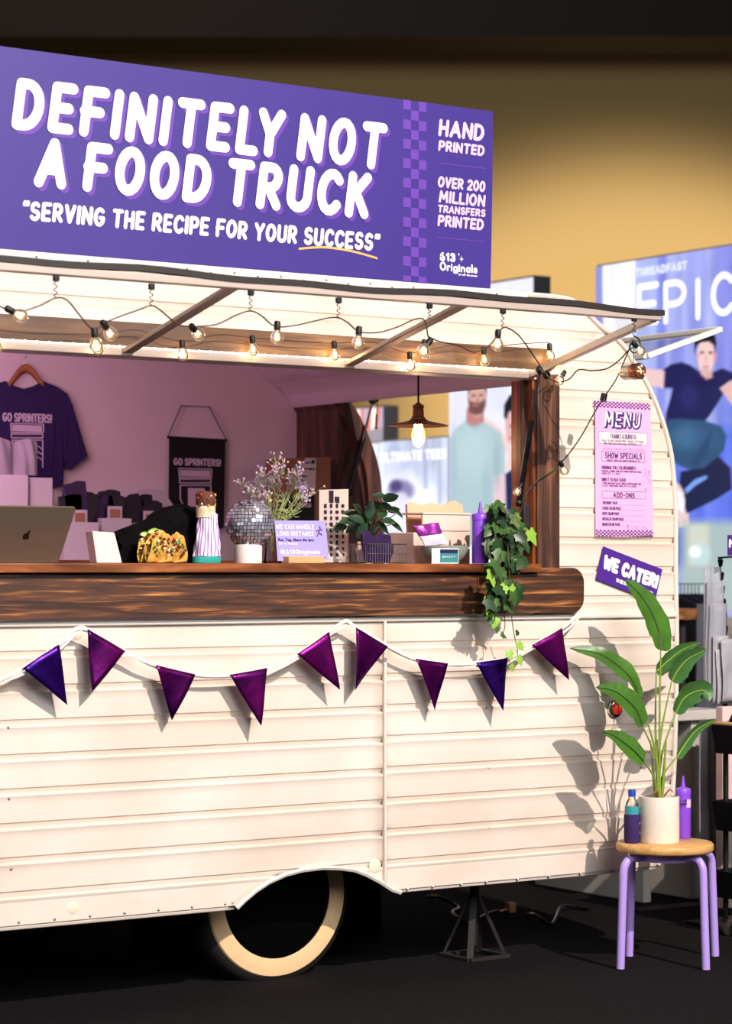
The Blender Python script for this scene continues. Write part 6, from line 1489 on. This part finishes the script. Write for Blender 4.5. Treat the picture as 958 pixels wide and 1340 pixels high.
# grey cloth panel hanging behind the cart
def cloth(name, pxl, pxr, ptop, pbot, Y, m, lab, cat, amp=.02, fr=22, zb_=None):
    x0, x1 = at(pxl, 700, Y).x, at(pxr, 700, Y).x; z1, z0 = Z_(pxl, ptop, Y), (Z_(pxl, pbot, Y) if zb_ is None else zb_)
    mb = MB(); mb.grid(lambda u, v: V((x0 + (x1 - x0) * u, Y + amp * math.sin(u * fr + v * 1.3) * (1.1 - v * .6), z0 + (z1 - z0) * v)), 40, 10)
    o = mb.build(name, m, None, angle=180, solid=.004); tag(o, lab, cat); return o
cloth('table_drape', 918, 946, 950, 1215, .75, 'fabric_grey', 'grey draped cloth hanging to the floor behind the black cart', 'cloth', zb_=.002)
o = MB().box((at(946, 900, .6).x, .6, 0), (at(985, 900, .6).x, .64, Z_(950, 925, .6))).build('tan_panel', 'card_pink', None, bevel=.003); tag(o, 'pale tan upright panel at the frame edge behind the cart', 'panel')
# black rolling cart
CT = atz(938, 1228); cx0, cy0 = CT.x, CT.y - .02
CA = empty('rolling_cart', (cx0 + .2, cy0, 0), 'black three-tier rolling cart at the right edge of the picture', 'cart')
yF, yBk = cy0 - .06, cy0 + .09
for i, (pt_, pb_) in enumerate(((953, 991), (1054, 1094), (1147, 1184))):
    xl_ = at(930 + i * .8, 950, yBk).x; z1, z0 = Z_(932, pt_, yF), Z_(932, pb_, yF)
    mb = MB(); T = .012; a = [(xl_ + T, yF + T, z0), (xl_ + .42, yF + T, z0), (xl_ + .42, yBk - T, z0), (xl_ + T, yBk - T, z0)]; b = [(xl_, yF, z1), (xl_ + .43, yF, z1), (xl_ + .43, yBk, z1), (xl_, yBk, z1)]
    c4_ = [(x + (.006 if x < xl_ + .2 else -.006), y + (.006 if y < cy0 else -.006), z) for x, y, z in b]; d4 = [(x + (.006 if x < xl_ + .2 else -.006), y + (.006 if y < cy0 else -.006), z + .006) for x, y, z in a]
    mb.add(a + b + c4_ + d4, [(0, 1, 2, 3), (0, 4, 5, 1), (1, 5, 6, 2), (2, 6, 7, 3), (3, 7, 4, 0), (4, 8, 9, 5), (5, 9, 10, 6), (6, 10, 11, 7), (7, 11, 8, 4), (8, 12, 13, 9), (9, 13, 14, 10), (10, 14, 15, 11), (11, 15, 12, 8), (12, 15, 14, 13)])
    mb.build('tray', 'black', CA, bevel=.003)
xl_ = at(934, 950, yBk).x
for x in (xl_ + .03, xl_ + .38):
    for y in (yF + .03, yBk - .03): MB().tube([(x, y, .05), (x, y, Z_(932, 953, yF) - .004)], .010, 8).build('post', 'black', CA); MB().lathe((x, y - .012, .024), [(.022, 0), (.024, .006), (.024, .018), (.022, .024)], 16, axis=(0, 1, 0)).build('caster', 'rubber', CA); MB().beam((x, y, .03), (x, y, .055), .03, .012, up=(1, 0, 0)).build('caster_fork', 'steel', CA)
z1 = Z_(932, 953, yF); o = MB().box((xl_ - .012, yF + .0, z1 + .001), (xl_ + .38, yBk, z1 + .010)).build('wooden_board', 'pine', None, bevel=.002); tag(o, 'thin pine board lying across the top of the black cart', 'board')
o = MB().sheet([V((xl_ + a, yF + .03, z1 + .0105 + b)) for a, b in ((.03, 0), (.3, 0), (.3, .09), (.09, .09), (.05, .03))], (0, .08, 0)).build('black_holder', 'black', None, bevel=.003); tag(o, 'black angled holder standing on the pine board of the cart', 'holder')
# clip strip with clear bags hanging by the cart
YR = .27; RK = empty('clip_rack', at(958, 1000, YR), 'black clip rack hung with clear bags of samples at the right edge', 'rack')
xr_ = at(966, 700, YR).x; RK.location = (xr_, YR, 0)
MB().tube([(xr_, YR, 0), (xr_, YR, Z_(950, 727, YR))], .008, 8).build('pole', 'black', RK); MB().tube([(xr_, YR, Z_(950, 728, YR)), (at(940, 728, YR).x, YR, Z_(950, 730, YR))], .004, 6).build('arm', 'black', RK)
MB().box((xr_ - .15, YR - .12, 0), (xr_ + .15, YR + .12, .012)).build('base', 'black', RK, bevel=.003)
mb = MB(); sA, sB = at(942, 730, YR - .03), at(950, 835, YR - .03); mb.beam(sA, sB, .004, .002); mb.build('strip', 'black', RK)
for k in range(6):
    p = sA.lerp(sB, (k + .4) / 6); c4_ = [p + V((a, -.003, b)) for a, b in ((-.010, .010), (-.006, .016), (-.003, .006), (.003, .006), (.006, .018), (.012, .010), (.008, -.012), (-.004, -.014))]
    MB().sheet(c4_, (0, .006, 0)).build('clip', 'black', RK, smooth=False)
RR = random.Random(31)
for k, (x0, x1, y0, y1) in enumerate(((921, 942, 742, 900), (924, 946, 760, 905), (928, 950, 790, 915), (933, 955, 832, 920), (938, 962, 850, 922), (945, 972, 836, 918))):
    Yk = YR - .045 - .012 * k; a, b = at(x0, y0, Yk), at(x1, y1, Yk); mb = MB()
    mb.grid(lambda u, v: V((a.x + (b.x - a.x) * u, Yk + .006 * math.sin(u * 7 + k) * math.sin(v * 5), b.z + (a.z - b.z) * v + .01 * u * (1 - v))), 10, 12)
    o = mb.build('sample_bag', 'bag_film' if k < 3 else 'poly_bag', None, solid=.001, angle=80)
    tag(o, ['clear sample bag hanging highest on the clip rack, nearest the trailer', 'clear sample bag second from the trailer on the clip rack', 'third clear sample bag hanging on the clip rack', 'milky sample bag hanging low under the black clips', 'milky sample bag hanging lowest by the cart top', 'milky sample bag at the frame edge, in front of the others'][k], 'bag', 'bags on the clip rack')
a = at(952, 700, YR - .13); o = MB().box((a.x, YR - .135, Z_(955, 727, YR - .13)), (a.x + .15, YR - .13, Z_(955, 700, YR - .13))).build('small_sign', 'decal_purple', RK, smooth=False)
line_on(MB(), 'NEW', 954, 717, 985, 12, 3, YR - .1365, n=6).build('lettering', 'ink_white', o, smooth=False, fix=False)
# clothes rail behind
YC2 = 2.9; RL = empty('clothes_rail', at(900, 1000, YC2), 'low black clothes rail of dark garments beyond the trailer end', 'clothes rail'); RL.location.z = 0
x0, x1 = at(868, 766, YC2).x, at(925, 766, YC2).x; zr_ = Z_(900, 764, YC2)
MB().tube([(x0, YC2, .01), (x0, YC2, zr_), (x1, YC2, zr_), (x1, YC2, .01)], .012, 8).build('rail_frame', 'black', RL)
for k in range(9):
    x = x0 + .03 + k * (x1 - x0 - .10) / 8; pts_ = [(x, YC2 - .20, zr_ - .10), (x, YC2 - .03, zr_ - .05), (x, YC2 + .03, zr_ - .05), (x, YC2 + .2, zr_ - .10), (x, YC2 + .21, zr_ - .62), (x, YC2 - .21, zr_ - .62)]
    o = MB().sheet(pts_, ((x1 - x0 - .10) / 8 - .003, 0, 0)).build('hanging_garment', ['fabric_charcoal', 'cloth_navy', 'cloth_black'][k % 3], None, bevel=.004); tag(o, ORD[k] + ' dark garment hanging on the low black rail', 'garment', 'garments on the clothes rail')
    MB().tube([(x + .014, YC2, zr_ - .05), (x + .014, YC2, zr_ - .005)], .003, 5).build('hanger_hook', 'steel', o)
cloth('white_cloak', 915, 940, 790, 930, 2.2, 'fabric_grey', 'pale grey cloth hanging beyond the white table', 'cloth', amp=.03, fr=10, zb_=.01)
YLg = 1.2; a, b = at(870, 812, YLg), at(914, 796, YLg)
SH = empty('log_shelf', ((a.x + b.x) / 2, YLg, 0), 'thick log-edged wooden shelf on a dark stand beyond the trailer end', 'shelf')
o = MB().box((a.x, YLg, a.z), (b.x, YLg + .3, b.z)).build('log_board', 'wood_log', SH, bevel=.006)
rg = MB()
for k in range(1, 6):
    cx2 = (at(897, 800, YLg).x); pts_ = [V((cx2 + .012 * k * math.cos(t), YLg - .001, b.z + .004 - .010 * k * abs(math.sin(t)))) for t in [PI * i / 10 for i in range(11)] if b.z + .004 - .010 * k * abs(math.sin(t)) > a.z + .002 and b.z + .004 - .010 * k * abs(math.sin(t)) < b.z - .002]
    if len(pts_) > 2: rg.tube(pts_, .0012, 4)
rg.build('growth_ring', 'hanger', SH)
for x in (a.x + .02, b.x - .05): MB().box((x, YLg + .05, 0), (x + .025, YLg + .25, a.z - .001)).build('leg', 'fabric_charcoal', SH)
# under the trailer
q = at(690, 1170, 3.0); z0_ = 0
g0, g1 = atz(636, 1183, 0), atz(745, 1196, 0)
cw = MB().box((at(633, 1160, 2.6).x, 2.6, 0.001), (at(747, 1160, 2.6).x, 3.0, .48)).build('white_crate', 'card_white', None, bevel=.004); tag(cw, 'pale crate standing on the carpet beyond the underside of the trailer', 'crate')
MB().box((at(672, 1160, 2.598).x, 2.592, .06), (at(742, 1160, 2.598).x, 2.598, .44)).build('end_board', 'fabric_grey', cw, bevel=.002)
pg = atz(671, 1196); PGm = empty('peach_plug', (pg.x, pg.y, 0), 'small peach plug block on a cable under the trailer', 'plug')
MB().box((pg.x - .015, pg.y, .003), (pg.x + .017, pg.y + .03, .042)).build('plug_body', 'plug_peach', PGm, bevel=.004); MB().tube([(pg.x - .015, pg.y + .01, .02), (pg.x - .06, pg.y, .014)], .004, 6).build('plug_pin', 'plug_peach', PGm)
for k, (L, lab) in enumerate((([(560, 1172), (575, 1182), (600, 1186), (592, 1200), (612, 1207), (640, 1196), (662, 1190)], 'black cable looping on the carpet around the jack stand'), ([(690, 1196), (700, 1206), (722, 1208), (735, 1192), (752, 1186), (772, 1190)], 'black cable lying on the carpet right of the peach plug'))):
    pts_ = [atz(a, b, .012) for a, b in L]; pts_ = [V((p.x, p.y, .008 + .03 * abs(math.sin(i * 1.3)) * (i % 2))) for i, p in enumerate(pts_)]
    o = MB().tube(bez(pts_, 5), .007, 8).build('cable', 'black_gloss', None); tag(o, lab, 'cable')
YK2 = 2.3; o = MB().box((at(800, 1150, YK2).x, YK2, .001), (at(872, 1150, YK2).x, YK2 + .3, .52)).build('black_case', 'black', None, bevel=.01); tag(o, 'large black case on the floor behind the trailer corner', 'case')
